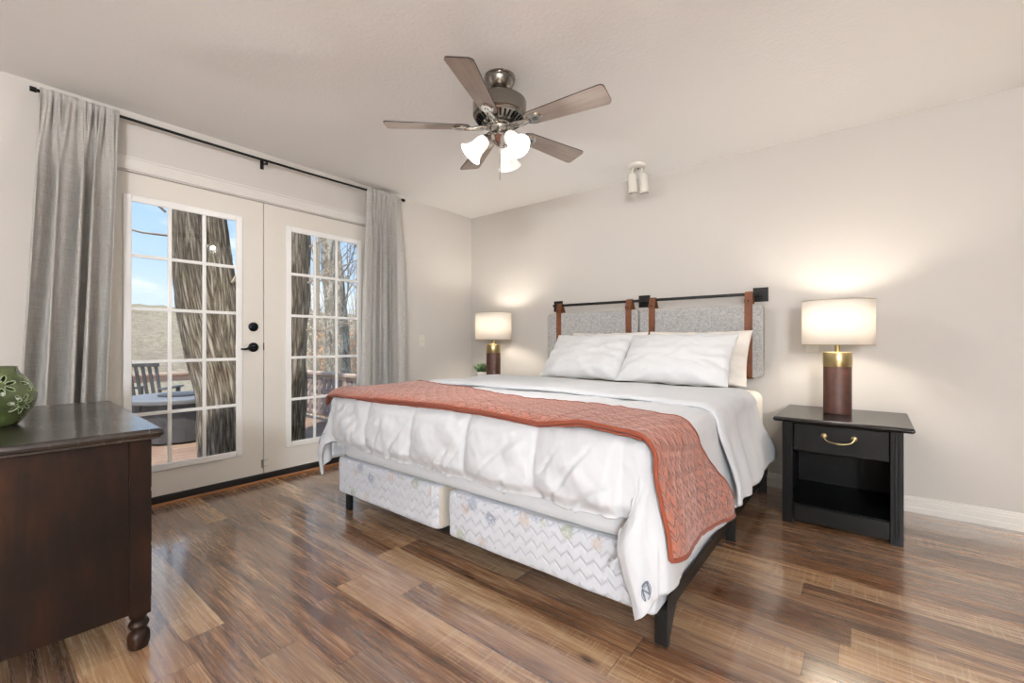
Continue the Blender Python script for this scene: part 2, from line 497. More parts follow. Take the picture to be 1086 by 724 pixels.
b = NB('dry_hillside_brush'); co = b.coord(); 
t = b.noise(co, .16, 5, .6); t2 = b.noise(co, 2.4, 6, .75); t3 = b.noise(co, .05, 3)
c = b.ramp(t2 * .65 + t * .35, [(.32, lin('877c67')), (.44, lin('a99d84')), (.55, lin('c3b89f')), (.68, lin('dcd3bd'))])
c = b.mix(t.smooth(.5, .64) * .22, c, lin('a2a585'))
b.set('Base Color', b.mix(t3.smooth(.5, .62) * .3, c, lin('b9a39a'))).set('Roughness', 1).set('Specular IOR Level', 0)
b.bump(t2, 1, .5); M['hill'] = b.m
b = NB('pale_yard_grass'); co = b.coord(); t = b.noise(co, 1.3, 6, .7)
b.set('Base Color', b.ramp(t, [(.3, lin('8a9a66')), (.5, lin('b3ba8d')), (.7, lin('d5cdb4'))])).set('Roughness', 1).set('Specular IOR Level', 0); M['yard'] = b.m
def leafy(name, col):
    b = NB(name); df = b.n('ShaderNodeBsdfDiffuse'); tr = b.n('ShaderNodeBsdfTranslucent'); mx = b.n('ShaderNodeMixShader')
    df.inputs[0].default_value = tr.inputs[0].default_value = lin(col); mx.inputs[0].default_value = .5
    b.nt.links.new(df.outputs[0], mx.inputs[1]); b.nt.links.new(tr.outputs[0], mx.inputs[2]); b.surface(mx.outputs[0]); return b.m
M['russet'] = leafy('russet_dry_leaves', 'eab88f')
M['tan_leaf'] = leafy('tan_dry_leaves', 'f3e7d0')

# ------------------------------------------------------------------ room shell
def struct(name, mb, mat, parent=None, **kw):
    o = mb.build(name, mat, parent, **kw)
    if not parent: o['kind'] = 'structure'
    return o

DY0, DY1, DZ = .475, 2.36, 2.078          # french door opening in the left wall
WT = .15
struct('floor', MB().box(XL - .02, XR + .1, YF - .1, YB + .1, -.12, 0), M['floor'])
struct('ceiling', MB().box(XL - .16, XR + .1, YF - .1, YB + .1, ZC, ZC + .14), M['ceiling'])
struct('wall_left', MB().box(XL - WT, XL, YF - .1, DY0 - .02, -.2, ZC).box(XL - WT, XL, DY1 + .02, YB + .1, -.2, ZC).box(XL - WT, XL, DY0 - .02, DY1 + .02, DZ + .01, ZC), M['wall'])
struct('wall_back', MB().box(XL - WT, XR + .1, YB, YB + .1, -.12, ZC), M['wall_back'])
struct('wall_right', MB().box(XR, XR + .1, YF - .1, YB + .1, -.12, ZC), M['wall'])
struct('wall_front', MB().box(XL - WT, XR + .1, YF - .1, YF, -.12, ZC), M['wall'])

def baseboard(name, length, Mx):
    prof = [(0, 0), (.016, 0), (.016, .03), (.013, .036), (.013, .066), (.010, .072), (.010, .08), (.006, .088), (.006, .094), (0, .098)]
    n = len(prof); vs = []
    for t in (0, length):
        for d, z in prof: vs.append(Mx @ Vector((t, d, z)))
    fs = [(i, (i + 1) % n, n + (i + 1) % n, n + i) for i in range(n)] + [tuple(range(n)), tuple(range(n, 2 * n))[::-1]]
    return struct(name, MB().add(vs, fs), M['trim'])
def frame_m(o, xd, yd):
    xd, yd = Vector(xd), Vector(yd); zd = Vector((0, 0, 1))
    return Matrix(((xd.x, yd.x, zd.x, o[0]), (xd.y, yd.y, zd.y, o[1]), (xd.z, yd.z, zd.z, o[2]), (0, 0, 0, 1)))
baseboard('baseboard_back', XR - XL - .02, frame_m((XL + .001, YB, 0), (1, 0, 0), (0, -1, 0)))
baseboard('baseboard_left', YB - DY1 - .1 - .02, frame_m((XL, DY1 + .1, 0), (0, 1, 0), (1, 0, 0)))
baseboard('baseboard_side', DY0 - .1 - YF - .02, frame_m((XL, YF + .02, 0), (0, 1, 0), (1, 0, 0)))

# door casing with ridges, head and two jambs
tr = MB()
tr.box(XL, XL + .016, DY0 - .085, DY1 + .085, DZ + .005, DZ + .075)
for k in range(3): tr.box(XL + .015, XL + .0172, DY0 - .085, DY1 + .085, DZ + .018 + k * .017, DZ + .026 + k * .017)
tr.box(XL + .001, XL + .022, DY0 - .085, DY1 + .085, DZ + .071, DZ + .083)
for y0, y1 in ((DY0 - .08, DY0 - .012), (DY1 + .012, DY1 + .08)):
    tr.box(XL, XL + .016, y0, y1, 0, DZ + .006)
    for k in range(3): tr.box(XL + .015, XL + .0172, y0 + .01 + k * .017, y0 + .018 + k * .017, 0, DZ + .006)
struct('trim_1', tr, M['trim'], bevel=.002)
jm = MB().box(XL - WT, XL, DY0 - .019, DY0 - .004, 0, DZ + .009).box(XL - WT, XL, DY1 + .004, DY1 + .019, 0, DZ + .009).box(XL - WT, XL, DY0 - .019, DY1 + .019, DZ - .001, DZ + .009)
struct('trim_2', jm, M['trim'])
th = MB().box(XL - .16, XL + .004, DY0 - .004, DY1 + .004, -.02, .055)
struct('trim_3', th, M['dark'], bevel=.004)
struct('trim_4', MB().box(XL + .004, XL + .022, DY0 - .08, DY1 + .08, 0, .016), wood('threshold_oak', [(.3, '8a5c3a'), (.7, 'b17c52')], 'y', 12, 2, .4), bevel=.005, seg=3)

# french doors
def french_door(name, y0, y1, g0, g1):
    z0, z1 = .058, DZ - .006
    gz0, gz1 = .222, 1.934
    xb, xf = XL - .052, XL - .008
    p = MB()
    p.box(xb, xf, y0, g0, z0, z1).box(xb, xf, g1, y1, z0, z1).box(xb, xf, g0, g1, z0, gz0).box(xb, xf, g0, g1, gz1, z1)
    d = struct(name, p, M['door'])
    # glazing frame, muntins
    f = MB(); w = .037
    for xa, xc in ((xf - .004, xf + .010),):
        f.box(xa, xc, g0 - .004, g0 + w, gz0 - .004, gz1 + .004).box(xa, xc, g1 - w, g1 + .004, gz0 - .004, gz1 + .004)
        f.box(xa, xc, g0 + w, g1 - w, gz0 - .004, gz0 + w).box(xa, xc, g0 + w, g1 - w, gz1 - w, gz1 + .004)
    f.build('glazing_frame', M['sash'], d, bevel=.004, seg=2)
    mt = MB(); a0, a1, b0, b1 = g0 + w, g1 - w, gz0 + w, gz1 - w
    for k in (1, 2):
        yc = a0 + (a1 - a0) * k / 3; mt.box(xf - .012, xf + .003, yc - .0105, yc + .0105, b0 - .003, b1 + .003)
    for k in range(1, 5):
        zc = b0 + (b1 - b0) * k / 5; mt.box(xf - .011, xf + .0035, a0 - .003, a1 + .003, zc - .0105, zc + .0105)
    mt.build('muntins', M['sash'], d, bevel=.003, seg=2)
    MB().box(xf - .026, xf - .022, a0 - .01, a1 + .01, b0 - .01, b1 + .01).build('pane', M['glass'], d)
    return d
dl = french_door('door_1', .478, 1.409, .615, 1.262)
dr = french_door('door_2', 1.414, 2.357, 1.576, 2.223)
XD = XL - .008
rx = Matrix.Rotation(R(90), 4, 'Y')
def on_door(y, z): return Matrix.Translation((XD, y, z)) @ rx
MB().lathe([(.033, 0), (.033, .008), (.026, .014), (.012, .016), (.012, .022), (.001, .022)], 28, on_door(1.339, 1.147)).box(XD + .02, XD + .034, 1.334, 1.344, 1.135, 1.159).build('deadbolt', M['bronze'], dl, smooth=40)
MB().lathe([(.034, 0), (.034, .008), (.027, .014), (.013, .016), (.013, .045), (.001, .045)], 28, on_door(1.339, .998)).build('lever_rosette', M['bronze'], dl, smooth=40)
MB().tube([(XD + .04, 1.339, .998), (XD + .046, 1.318, 1.0), (XD + .046, 1.295, .993), (XD + .045, 1.272, .985), (XD + .042, 1.243, .986)], [.010, .009, .008, .007, .006], 10).build('lever_handle', M['bronze'], dl, smooth=60)
MB().box(XD - .002, XD + .004, 1.4085, 1.4145, .975, 1.03).build('latch_plate', M['bronze'], dl)
MB().box(XD - .001, XD + .005, 1.394, 1.408, .10, .16).tube([(XD + .007, 1.408, .095), (XD + .007, 1.408, .165)], .004, 8).build('bolt_plate', M['steel'], dl, bevel=.001)
hk = MB()
for zz in (.11, .155): hk.tube([(XD + .001, 1.416, zz), (XD + .012, 1.424, zz), (XD + .012, 1.436, zz + .004), (XD + .001, 1.440, zz)], .0022, 6)
hk.build('hook_eye', M['steel'], dr)

# ------------------------------------------------------------------ light switch and outlets
sw = MB().box(XL, XL + .006, 2.872, 2.944, .99, 1.108).build('light_switch', M['plate'], None, bevel=.003)
set_attr(sw, 'ivory light switch plate on the wall right of the curtained doors', 'light switch')
MB().box(XL + .005, XL + .016, 2.902, 2.914, 1.042, 1.062).build('toggle', M['cover_white'], sw, bevel=.002)
ol = MB().box(-.306, -.232, YB - .006, YB, .966, 1.084).build('wall_outlet', M['plate'], None, bevel=.003)
set_attr(ol, 'pale wall plate half hidden behind the right table lamp shade', 'wall plate')
MB().box(-.282, -.256, YB - .009, YB - .005, .988, 1.062).build('socket_face', M['cover_white'], ol, bevel=.002)

# ------------------------------------------------------------------ curtain rod and curtains
XC = -3.40
ra, rb = Vector((XC, .257, 2.362)), Vector((XC, 2.595, 2.376))
rod = thing('curtain_rod', 'thin black curtain rod spanning above the french doors', 'curtain rod', ra)
pts = [ra.lerp(rb, t) + Vector((0, 0, -.012 * math.sin(t * PI))) - ra for t in lsp(0, 1, 15)]
MB().tube(pts, .0085, 12).build('rod', M['rod'], rod, smooth=60)
for p, s_ in ((ra, -1), (rb, 1)):
    MB().tube([p - ra, p - ra + Vector((0, s_ * .006, 0)), p - ra + Vector((0, s_ * .008, 0)), p - ra + Vector((0, s_ * .032, 0))], [.0086, .0086, .0135, .0135], 14).build('end_cap', M['rod'], rod, smooth=40)
for yb_ in (.30, 1.394, 2.56):
    t = (yb_ - ra.y) / (rb.y - ra.y); zc = ra.lerp(rb, t).z - .012 * math.sin(t * PI) - ra.z
    q = Vector((0, yb_ - ra.y, zc))
    MB().box(-.086, -.082, q.y - .012, q.y + .012, q.z - .04, q.z + .025).tube([q + Vector((-.083, 0, -.014)), q + Vector((0, 0, -.014))], .005, 8).tube([q + Vector((.011 * math.cos(a), 0, .011 * math.sin(a) )) for a in lsp(-2.6, -.5, 7)], .0035, 6).box(-.010, .010, q.y - .005, q.y + .005, q.z - .03, q.z - .010).build('bracket', M['rod'], rod)

def curtain(name, label, ytl, ytr, ybl, ybr, ztop, zbot, seed, nf, bow=0):
    """s across, t down; fold phase is shared along the height so folds run down the cloth"""
    rnd = random.Random(seed)
    ph = [rnd.uniform(0, 6.28) for _ in range(6)]
    def fold(s):   # smooth irregular fold coordinate
        return s * nf * 2 * PI + 1.1 * math.sin(s * 7.1 + ph[0]) + .7 * math.sin(s * 13.7 + ph[1])
    def P(s, t):
        k = sm(t, 0, .22)
        y0 = ytl + (ybl - ytl) * (t ** 1.1); y1 = ytr + (ybr - ytr) * t
        y = y0 + (y1 - y0) * s
        f = fold(s)
        top = .011 * math.sin(f * 2.0 + ph[2]) + .005 * math.sin(f * 4.7 + ph[3])
        low = .060 * math.sin(f + .25 * math.sin(t * 5 + ph[4])) + .016 * math.sin(f * 1.9 + ph[5] + t * 1.3)
        x = XC + (1 - k) * top * (.5 + sm(t, 0, .03)) * 1.0 + k * low * (.65 + .45 * t) + .006 * fbm(y * 6, t * 3, seed)
        y += (k * .026 * math.cos(f * 1.0 + .6)) * (1 if .03 < s < .97 else .4)
        z = ztop - (ztop - zbot) * t + .004 * math.sin(f * 2) * (1 - sm(t, 0, .05))
        # heading ruffle: pinch at the rod pocket
        pin = math.exp(-((t - .012) / .006) ** 2)
        x = x * (1 - .6 * pin) + (XC + .012) * .6 * pin
        return Vector((x + .010, y, z))
    g_ = grid(P, lsp(0, 1, 150), [0, .004, .008, .012, .016, .02, .03, .04] + lsp(.05, 1, 60), lambda s, t: (s * .9, t * 2.3))
    o = g_.build(name, M['linen'], None, smooth=180, solid=.003)
    return set_attr(o, label, 'curtain', 'curtains on the black rod')
curtain('linen_curtain', 'grey linen curtain left of the french doors, behind the dark dresser', .262, .578, .155, .492, 2.380, .015, 3, 4.2)
curtain('linen_curtain', 'grey linen curtain right of the french doors, beside the light switch', 2.215, 2.575, 2.125, 2.635, 2.394, .015, 11, 3.6)

# ------------------------------------------------------------------ bed frame
fr = thing('bed_frame', 'black metal bed frame on straight legs under the box springs', 'bed frame', (-1.495, 2.48, 0))
O = Vector((-1.495, 2.48, 0))
def rel(mb, o=O):
    mb.v = [(a - o.x, b_ - o.y, c - o.z) for a, b_, c in mb.v]; return mb
FX0, FX1, FY0, FY1 = -2.518, -.512, 1.49, 3.47
for xa, s_ in ((FX0, 1), (FX1, -1)):
    lo, hi = sorted((xa, xa + s_ * .006)); m_ = MB().box(lo, hi, FY0, FY1, .128, .178)
    lo, hi = sorted((xa, xa + s_ * .035)); m_.box(lo, hi, FY0, FY1, .124, .129)
    rel(m_).build('side_rail', M['black'], fr, bevel=.002)
for ya in (FY0, FY1 - .03):
    rel(MB().box(FX0 + .036, FX1 - .036, ya, ya + .03, .098, .126)).build('cross_rail', M['black'], fr, bevel=.002)
rel(MB().box(-1.515, -1.475, FY0 + .031, FY1 - .031, .098, .126)).build('centre_rail', M['black'], fr, bevel=.002)
for xa in (FX0 + .004, FX1 - .050):
    for ya in (FY0 + .003, 2.50, FY1 - .035):
        lg = MB().box(xa, xa + .046, ya, ya + .006, 0, .124).box(xa, xa + .046, ya + .006, ya + .026, 0, .124)
        rel(lg).build('leg', M['black'], fr, bevel=.003)
for xa in (FX0 + .002, FX1 - .01):
    gs = MB().add([(xa, FY0 + .03, .03), (xa + .006, FY0 + .03, .03), (xa, FY0 + .10, .127), (xa + .006, FY0 + .10, .127), (xa, FY0 + .03, .127), (xa + .006, FY0 + .03, .127)], [(0, 2, 3, 1), (0, 1, 5, 4), (0, 4, 2), (1, 3, 5), (2, 4, 5, 3)])
    rel(gs).build('brace', M['black'], fr)

# ------------------------------------------------------------------ box springs
def rounded_block(x0, x1, y0, y1, z0, z1, rc, re, step=.03, wob=0, seed=0):
    """a block with rounded vertical corners and rounded top/bottom edges; uv = metres round the side"""
    per = []
    def arc(cx, cy, a0):
        for k in range(7):
            a = a0 + (PI / 2) * k / 6; per.append((cx + rc * math.cos(a), cy + rc * math.sin(a), math.cos(a), math.sin(a)))
    def line(p, q, nx, ny):
        n = max(2, int(math.hypot(q[0] - p[0], q[1] - p[1]) / step))
        for k in range(1, n): per.append((p[0] + (q[0] - p[0]) * k / n, p[1] + (q[1] - p[1]) * k / n, nx, ny))
    arc(x1 - rc, y0 + rc, -PI / 2); line((x1, y0 + rc), (x1, y1 - rc), 1, 0)
    arc(x1 - rc, y1 - rc, 0); line((x1 - rc, y1), (x0 + rc, y1), 0, 1)
    arc(x0 + rc, y1 - rc, PI / 2); line((x0, y1 - rc), (x0, y0 + rc), -1, 0)
    arc(x0 + rc, y0 + rc, PI); line((x0 + rc, y0), (x1 - rc, y0), 0, -1)
    n = len(per); s_ = [0]
    for i in range(1, n + 1):
        a, b_ = per[i - 1], per[i % n]; s_.append(s_[-1] + math.hypot(a[0] - b_[0], a[1] - b_[1]))
    prof = []
    for k in range(6):
        a = PI / 2 * k / 5; prof.append((-re * (1 - math.sin(a)), z0 + re * (1 - math.cos(a))))
    m = max(2, int((z1 - z0 - 2 * re) / step))
    for k in range(1, m): prof.append((0, z0 + re + (z1 - z0 - 2 * re) * k / m))
    for k in range(6):
        a = PI / 2 * k / 5; prof.append((-re * (1 - math.cos(a)), z1 - re * (1 - math.sin(a))))
    mb = MB(); mb.uv = []
    for d, z in prof:
        for i in range(n + 1):
            px, py, nx, ny = per[i % n]
            w = wob * fbm(s_[i % n] * 5, z * 9, seed) if wob else 0
            dd = d + w; mb.v.append((px + nx * dd, py + ny * dd, z)); mb.uv.append((s_[i], z))
    L = n + 1
    for j in range(len(prof) - 1):
        for i in range(n): mb.f.append((j * L + i, j * L + i + 1, (j + 1) * L + i + 1, (j + 1) * L + i))
    for j, z in ((0, z0), (len(prof) - 1, z1)):
        c = len(mb.v); mb.v.append(((x0 + x1) / 2, (y0 + y1) / 2, z)); mb.uv.append((0, z))
        for i in range(n): mb.f.append((c, j * L + i, j * L + i + 1) if j else (c, j * L + i + 1, j * L + i))
    return mb
BZ0, BZ1 = .131, .343
bs = rounded_block(-2.505, -1.585, 1.425, 3.43, BZ0, BZ1, .05, .018, .022, .004, 1).build('box_spring', M['ticking'], None, smooth=180)
bs.data.materials.append(M['ticking_side'])
for p_ in bs.data.polygons:
    if p_.normal.x > .75: p_.material_index = 1
set_attr(bs, 'floral quilted box spring nearer the french doors', 'box spring', 'split box springs')
bs = rounded_block(-1.518, -.532, 1.42, 3.43, BZ0, BZ1, .022, .018, .022, .004, 5).build('box_spring', M['ticking'], None, smooth=180)
set_attr(bs, 'floral quilted box spring nearer the right nightstand', 'box spring', 'split box springs')

# ------------------------------------------------------------------ mattress with its fitted sheet
MZ = .705
mat = thing('mattress', 'thick mattress in a cream fitted sheet on the box springs', 'mattress', (-1.5, 2.43, BZ1))
mo = Vector((-1.5, 2.43, BZ1))
rel(rounded_block(-2.475, -.535, 1.425, 3.44, BZ1 + .001, MZ - .03, .085, .05, .03, .004, 9), mo).build('mattress_core', M['skirt'], mat, smooth=180)
rel(rounded_block(-2.483, -.527, 2.42, 3.452, BZ1 + .03, MZ, .09, .055, .03, .005, 19), mo).build('fitted_sheet', M['sheet'], mat, smooth=180)

# ------------------------------------------------------------------ duvet: the cloth is draped over the edges of the bed
EX0, EX1, EY0, DZ0 = -2.46, -.585, 1.445, .728
RE = .065
SEAMS = [-2.40, -2.068, -1.70, -1.335, -.972, -.64]
def drape(px, py, off=0.0, puff=1.0, flare=.04, seed=0.0, EY0=EY0):
    du = px - EX1 if px > EX1 else (px - EX0 if px < EX0 else 0.0)
    dv = py - EY0 if py < EY0 else 0.0
    d = math.hypot(du, dv)
    cx = min(max(px, EX0), EX1); cy = max(py, EY0)
    top = Vector((cx, cy, DZ0))
    # the surface of the bed sags a little from the middle to the foot
    if d < 1e-9:
        dirv = Vector((0, 0, 0)); a = 0.0; out = drop = 0.0
    else:
        dirv = Vector((du / d, dv / d, 0))
        fl = flare * (du / d) ** 2 + .035 * (dv / d) ** 2
        q = RE * PI / 2
        if d < q:
            a = d / RE; out = RE * math.sin(a); drop = RE * (1 - math.cos(a))
        else:
            a = PI / 2; e = d - q; out = RE + fl * sm(e, 0, .34); drop = RE + e * .985
        # gathers where the corner hangs
        cn = abs(du * dv) / (d * d) * 2
        if px > EX1 and dv < 0:
            # the near corner swings round on to the foot of the bed and hangs to a point
            ph = (math.atan2(-dv, du) / (PI / 2)) ** .40 * PI / 2
            k_ = sm(d, .06, .36)
            ph = math.atan2(-dv, du) * (1 - k_) + ph * k_
            dirv = Vector((math.cos(ph), -math.sin(ph), 0))
            out += .045 * cn * sm(d, .14, .42)
            cx -= .085 * sm(d, .20, .46) * max(0, math.sin(math.atan2(-dv, du) * 2 - .55)) ** 1.0
        else:
            out += cn * .045 * sm(d, .08, .4)
    n = (dirv * math.sin(a) + Vector((0, 0, 1)) * math.cos(a)).normalized()
    h = off
    # quilted channels
    side = abs(dirv.x) if d > 0 else 0
    if puff:
        k = 0
        for i in range(len(SEAMS) - 1):
            if SEAMS[i] <= px <= SEAMS[i + 1]:
                f = (px - SEAMS[i]) / (SEAMS[i + 1] - SEAMS[i]); k = (4 * f * (1 - f)) ** .55; break
        side = abs(du) / d if d > 0 else 0
        fr_ = min(1.0, -dv / .318)
        prof = .10 + .90 * sm(fr_, 0, .55) * (1 - .45 * sm(fr_, .7, 1))
        w = prof * (1 - side)
        h += puff * .060 * (k ** .5) * w
        tuck = sm(fr_, .84, 1.0) * (1 - side)
        h -= puff * .024 * tuck
        # soft creases: slanting in the middle of a channel, gathered along the hem
        wv = noise.noise(Vector((px * 7.5 + 9.0 * dv, dv * 2.2 + px, 3.3)))
        h += puff * .012 * wv * (.3 + k) * (1 - side) * sm(-dv, .02, .14)
        cr = noise.noise(Vector((px * 11 - dv * 8, dv * 3.0, 1.7)))
        h -= puff * .011 * max(0, .16 - abs(cr)) / .16 * (1 - side) * sm(-dv, .05, .18) * (.3 + k)
        h += puff * .006 * noise.noise(Vector((px * 38, dv * 9, 4.4))) * (1 - side) * sm(fr_, .68, .98)
        h += puff * .004 * fbm(px * 24 + dv * 10, dv * 13, 8.1, 3) * (1 - side)
    h += .008 * fbm(px * 3.2, py * 3.2, seed + 2.1, 3)
    if side > .5 and abs(du) > .05:   # long soft folds down the hanging sides
        h += .012 * math.sin(py * 17 + 2.2 * math.sin(py * 5.3) + seed) * sm(abs(du), .06, .4) + .006 * fbm(py * 9, du * 2, seed)
    return Vector((cx, cy, DZ0)) + dirv * out + Vector((0, 0, -drop)) + n * h

duv = thing('duvet', 'puffy white duvet draped over the foot and sides of the bed', 'duvet', (-1.5, 2.2, MZ))
do = Vector((-1.5, 2.2, MZ))
def foot_lim(px): return -.322 + .003 * math.sin(px * 19) + .003 * math.sin(px * 41 + 1)
def DUV(px, t):
    y1 = 2.42; y0 = EY0 + foot_lim(px)
    py = y0 + (y1 - y0) * t
    return drape(px, py)
us = lsp(EX0 - .44, EX1 + .52, 300)
gd = grid(DUV, us, lsp(0, .30, 75) + lsp(.31, 1, 60), lambda u, t: (u, t * 1.3))
rel(gd, do).build('cover', M['white_cloth'], duv, smooth=180, solid=.016)
# grey piping along the hanging hem corner
def hem(us_, dv_of):
    return [tuple(drape(u, EY0 + dv_of(u), .004) - do) for u in us_]
MB().tube(hem(lsp(EX0 - .36, EX0 - .10, 24), lambda u: -.20 - .2 * (u - EX0 + .36)), .0022, 6).build('piping', M['piping'], duv, smooth=60)
# embroidered monogram on the corner
em = MB()
def emb(u, v): return tuple(drape(EX1 + .455 + u, EY0 - .215 + v, .008) - do)
em.tube([emb(.026 * math.cos(a), .030 * math.sin(a)) for a in lsp(0, 2 * PI * .92, 30)], .0012, 5)
em.tube([emb(.019 * math.cos(a + .5), .022 * math.sin(a + .5)) for a in lsp(0, 2 * PI * .7, 20)], .001, 5)
n_ = [(.020, -.017), (-.018, -.017), (.018, .017), (-.020, .017)]
em.tube([emb(p[0] + (q[0] - p[0]) * k / 8, p[1] + (q[1] - p[1]) * k / 8) for p, q in zip(n_, n_[1:]) for k in range(9 if q == n_[3] else 8)], .0022, 5)
em.tube([emb(.03 * math.cos(a), .034 * math.sin(a)) for a in lsp(2.4, 3.6, 10)], .0022, 5)
em.build('monogram', M['thread'], duv)
# tie ribbons at the corner
tz_ = MB()
def tie(pts_, w): 
    vs = []; 
    for p in pts_:
        vs += [p + Vector((-w, 0, 0)), p + Vector((w, 0, .002))]
    k = len(pts_); tz_.add(vs, [(2 * i, 2 * i + 1, 2 * i + 3, 2 * i + 2) for i in range(k - 1)])
c0 = drape(EX1 + .10, EY0 - .325) - do
tie([c0 + Vector(q) for q in ((0, 0, 0), (-.005, -.012, -.03), (.004, -.016, -.06), (-.002, -.014, -.10))], .006)
tie([c0 + Vector(q) for q in ((0, 0, -.09), (-.02, -.018, -.11), (-.03, -.02, -.14))], .007)
tz_.build('tie_ribbon', M['white_cloth'], duv, solid=.002)

# turned-down band of the duvet in front of the pillows
def BAND(px, t):
    du = max(px - EX1, 0, EX0 - px)
    fl = 2.12 + .075 * math.sin((px - EX0) * 1.6) + .10 * sm(du, 0, .4) * (1 if px > EX1 else 0)
    hd = 2.90 + .30 * sm(du, .0, .45)
    py = fl + (hd - fl) * t
    e = min(t / .05, 1.0); lift = .016 + .016 * math.sin(e * PI / 2) * (1 - .3 * t)
    p = drape(px, py, lift, puff=0, flare=.06 if px > EX1 else .02, seed=4.4)
    return p
ub = lsp(EX0 - .22, EX1 + .47, 190)
gb = grid(BAND, ub, lsp(0, 1, 70), lambda u, t: (u, t * .8))
rel(gb, do).build('turned_down_band', M['white_cloth'], duv, smooth=180, solid=.012)

# ------------------------------------------------------------------ rust quilt across the foot
qt = thing('quilt', 'rust coloured stitched quilt laid across the foot of the bed', 'quilt', (-1.5, 1.7, MZ + .03))
qo = Vector((-1.5, 1.7, MZ + .03))
QU0, QU1 = EX0 - .09, EX1 + .50
def q_near(u):
    return 1.392 + .012 * math.sin(u * 3.1) - .022 * sm(u, EX1 - .4, EX1 + .05)
def q_far(u):
    return 2.04 - .28 * sm(u, EX0 - .15, -1.15) + .37 * sm(u, EX1 + .02, EX1 + .48)
def QUILT(px, t, lift=.030):
    a, b_ = q_near(px), q_far(px)
    py = a + (b_ - a) * t
    e = min(t / .03, (1 - t) / .03, (px - QU0) / .02, (QU1 - px) / .02, 1); e = max(e, 0)
    ey = EY0 - .11 * sm(px, EX1 - .42, EX1 + .04)
    return drape(px, max(py, ey - .060), lift + .004 * math.sin(e * PI / 2) - .012 * sm(px, EX1 - .4, EX1) + .003 * fbm(px * 7, py * 7, 5), puff=.6, flare=.045, EY0=ey)
def QG(s, t):
    hemr = EX1 + .405 + .085 * t
    px = QU0 + (hemr - QU0) * s
    return QUILT(px, t)
gq = grid(QG, lsp(0, 1, 210), lsp(0, 1, 70), lambda s, t: (QU0 + (QU1 - QU0) * s, t * .72))
rel(gq, qo).build('quilt_cover', M['quilt'], qt, smooth=180, solid=.010)
bd = MB()
bd.tube([tuple(QG(s, 0) - qo) for s in lsp(0, 1, 200)], .0075, 8)
bd.tube([tuple(QG(s, 1) - qo) for s in lsp(0, 1, 200)], .006, 8)
bd.tube([tuple(QG(1, t) - qo) for t in lsp(0, 1, 60)], .0075, 8)
bd.tube([tuple(QG(0, t) - qo) for t in lsp(0, 1, 60)], .007, 8)
bd.build('binding', M['quilt_edge'], qt, smooth=180)
# the lower layer of the folded quilt, showing below the near edge
low = grid(lambda s, t: QUILT(QU0 + .01 + (EX1 + .02 - QU0) * s, .10 * t - .016 * (1 - sm(s, .72, .97)), .016), lsp(0, 1, 160), lsp(0, 1, 8))
rel(low, qo).build('under_fold', M['quilt_edge'], qt, smooth=180, solid=.006)

# ------------------------------------------------------------------ pillows
def pillow(name, label, mat, w, h, th, loc, lean, yaw, seed, roll=0):
    n = 56
    def surf(side):
        def P(u, v):
            # u,v in -1..1 ; corners stay pointed, sides pull in
            pull = 1 - .045 * (1 - v * v) * abs(u) ** 3
            pull2 = 1 - .06 * (1 - u * u) * abs(v) ** 3
            x = u * w / 2 * pull; y = v * h / 2 * pull2
            t = (max(0, 1 - abs(u) ** 3.0) ** .62) * (max(0, 1 - abs(v) ** 2.6) ** .62)
            zz = side * th / 2 * t * (1 - .22 * v)
            edge = t ** .5
            zz += .020 * fbm(u * 2.1 + seed, v * 2.1, seed, 4) * edge - .006 * abs(noise.noise(Vector((u * 5 + v * 2, v * 3.5 - u, seed * 2)))) * edge
            r_ = max(abs(u), abs(v))
            zz += side * .014 * math.sin(14 * math.atan2(v, u) + seed) * sm(r_, .55, .9) * edge
            return Vector((x, y, zz))
        return P
    us_ = [math.sin(a) for a in lsp(-PI / 2, PI / 2, n)]
    f_ = grid(surf(1), us_, us_); k_ = grid(surf(-1), us_, us_)
    mb = MB(); mb.v = f_.v + k_.v; mb.uv = f_.uv + k_.uv
    L = len(f_.v); mb.f = f_.f + [tuple(i + L for i in q)[::-1] for q in k_.f]
    Mx = Matrix.Rotation(yaw, 4, 'Z') @ Matrix.Rotation(lean, 4, 'X') @ Matrix.Rotation(roll, 4, 'Z') @ Matrix.Translation((0, h / 2, 0))
    mb.v = [tuple(Mx @ Vector(v)) for v in mb.v]
    o = mb.build(name, mat, None, smooth=180)
    bm = bmesh.new(); bm.from_mesh(o.data); bmesh.ops.remove_doubles(bm, verts=bm.verts, dist=1e-4); bm.to_mesh(o.data); bm.free()
    o.location = loc
    return set_attr(o, label, 'pillow', 'white bed pillows')
PZ = DZ0 + .04
pillow('pillow', 'plump white front pillow on the left half of the bed', M['pillow'], .70, .465, .17, (-1.735, 2.985, PZ - .012), R(47), R(2), 1.3)
pillow('pillow', 'plump white front pillow on the right half of the bed', M['pillow'], .76, .465, .17, (-1.030, 2.955, PZ - .012), R(47), R(-1), 4.1)
pillow('pillow', 'ivory back pillow tucked behind the left front pillow, only its corners showing', M['pillow_back'], .72, .45, .12, (-1.725, 3.255, PZ - .03), R(58), R(-2), 7.7)
pillow('pillow', 'ivory back pillow showing past the right edge of the right front pillow', M['pillow_back'], .74, .45, .12, (-.972, 3.250, PZ - .03), R(58), R(1), 9.2)

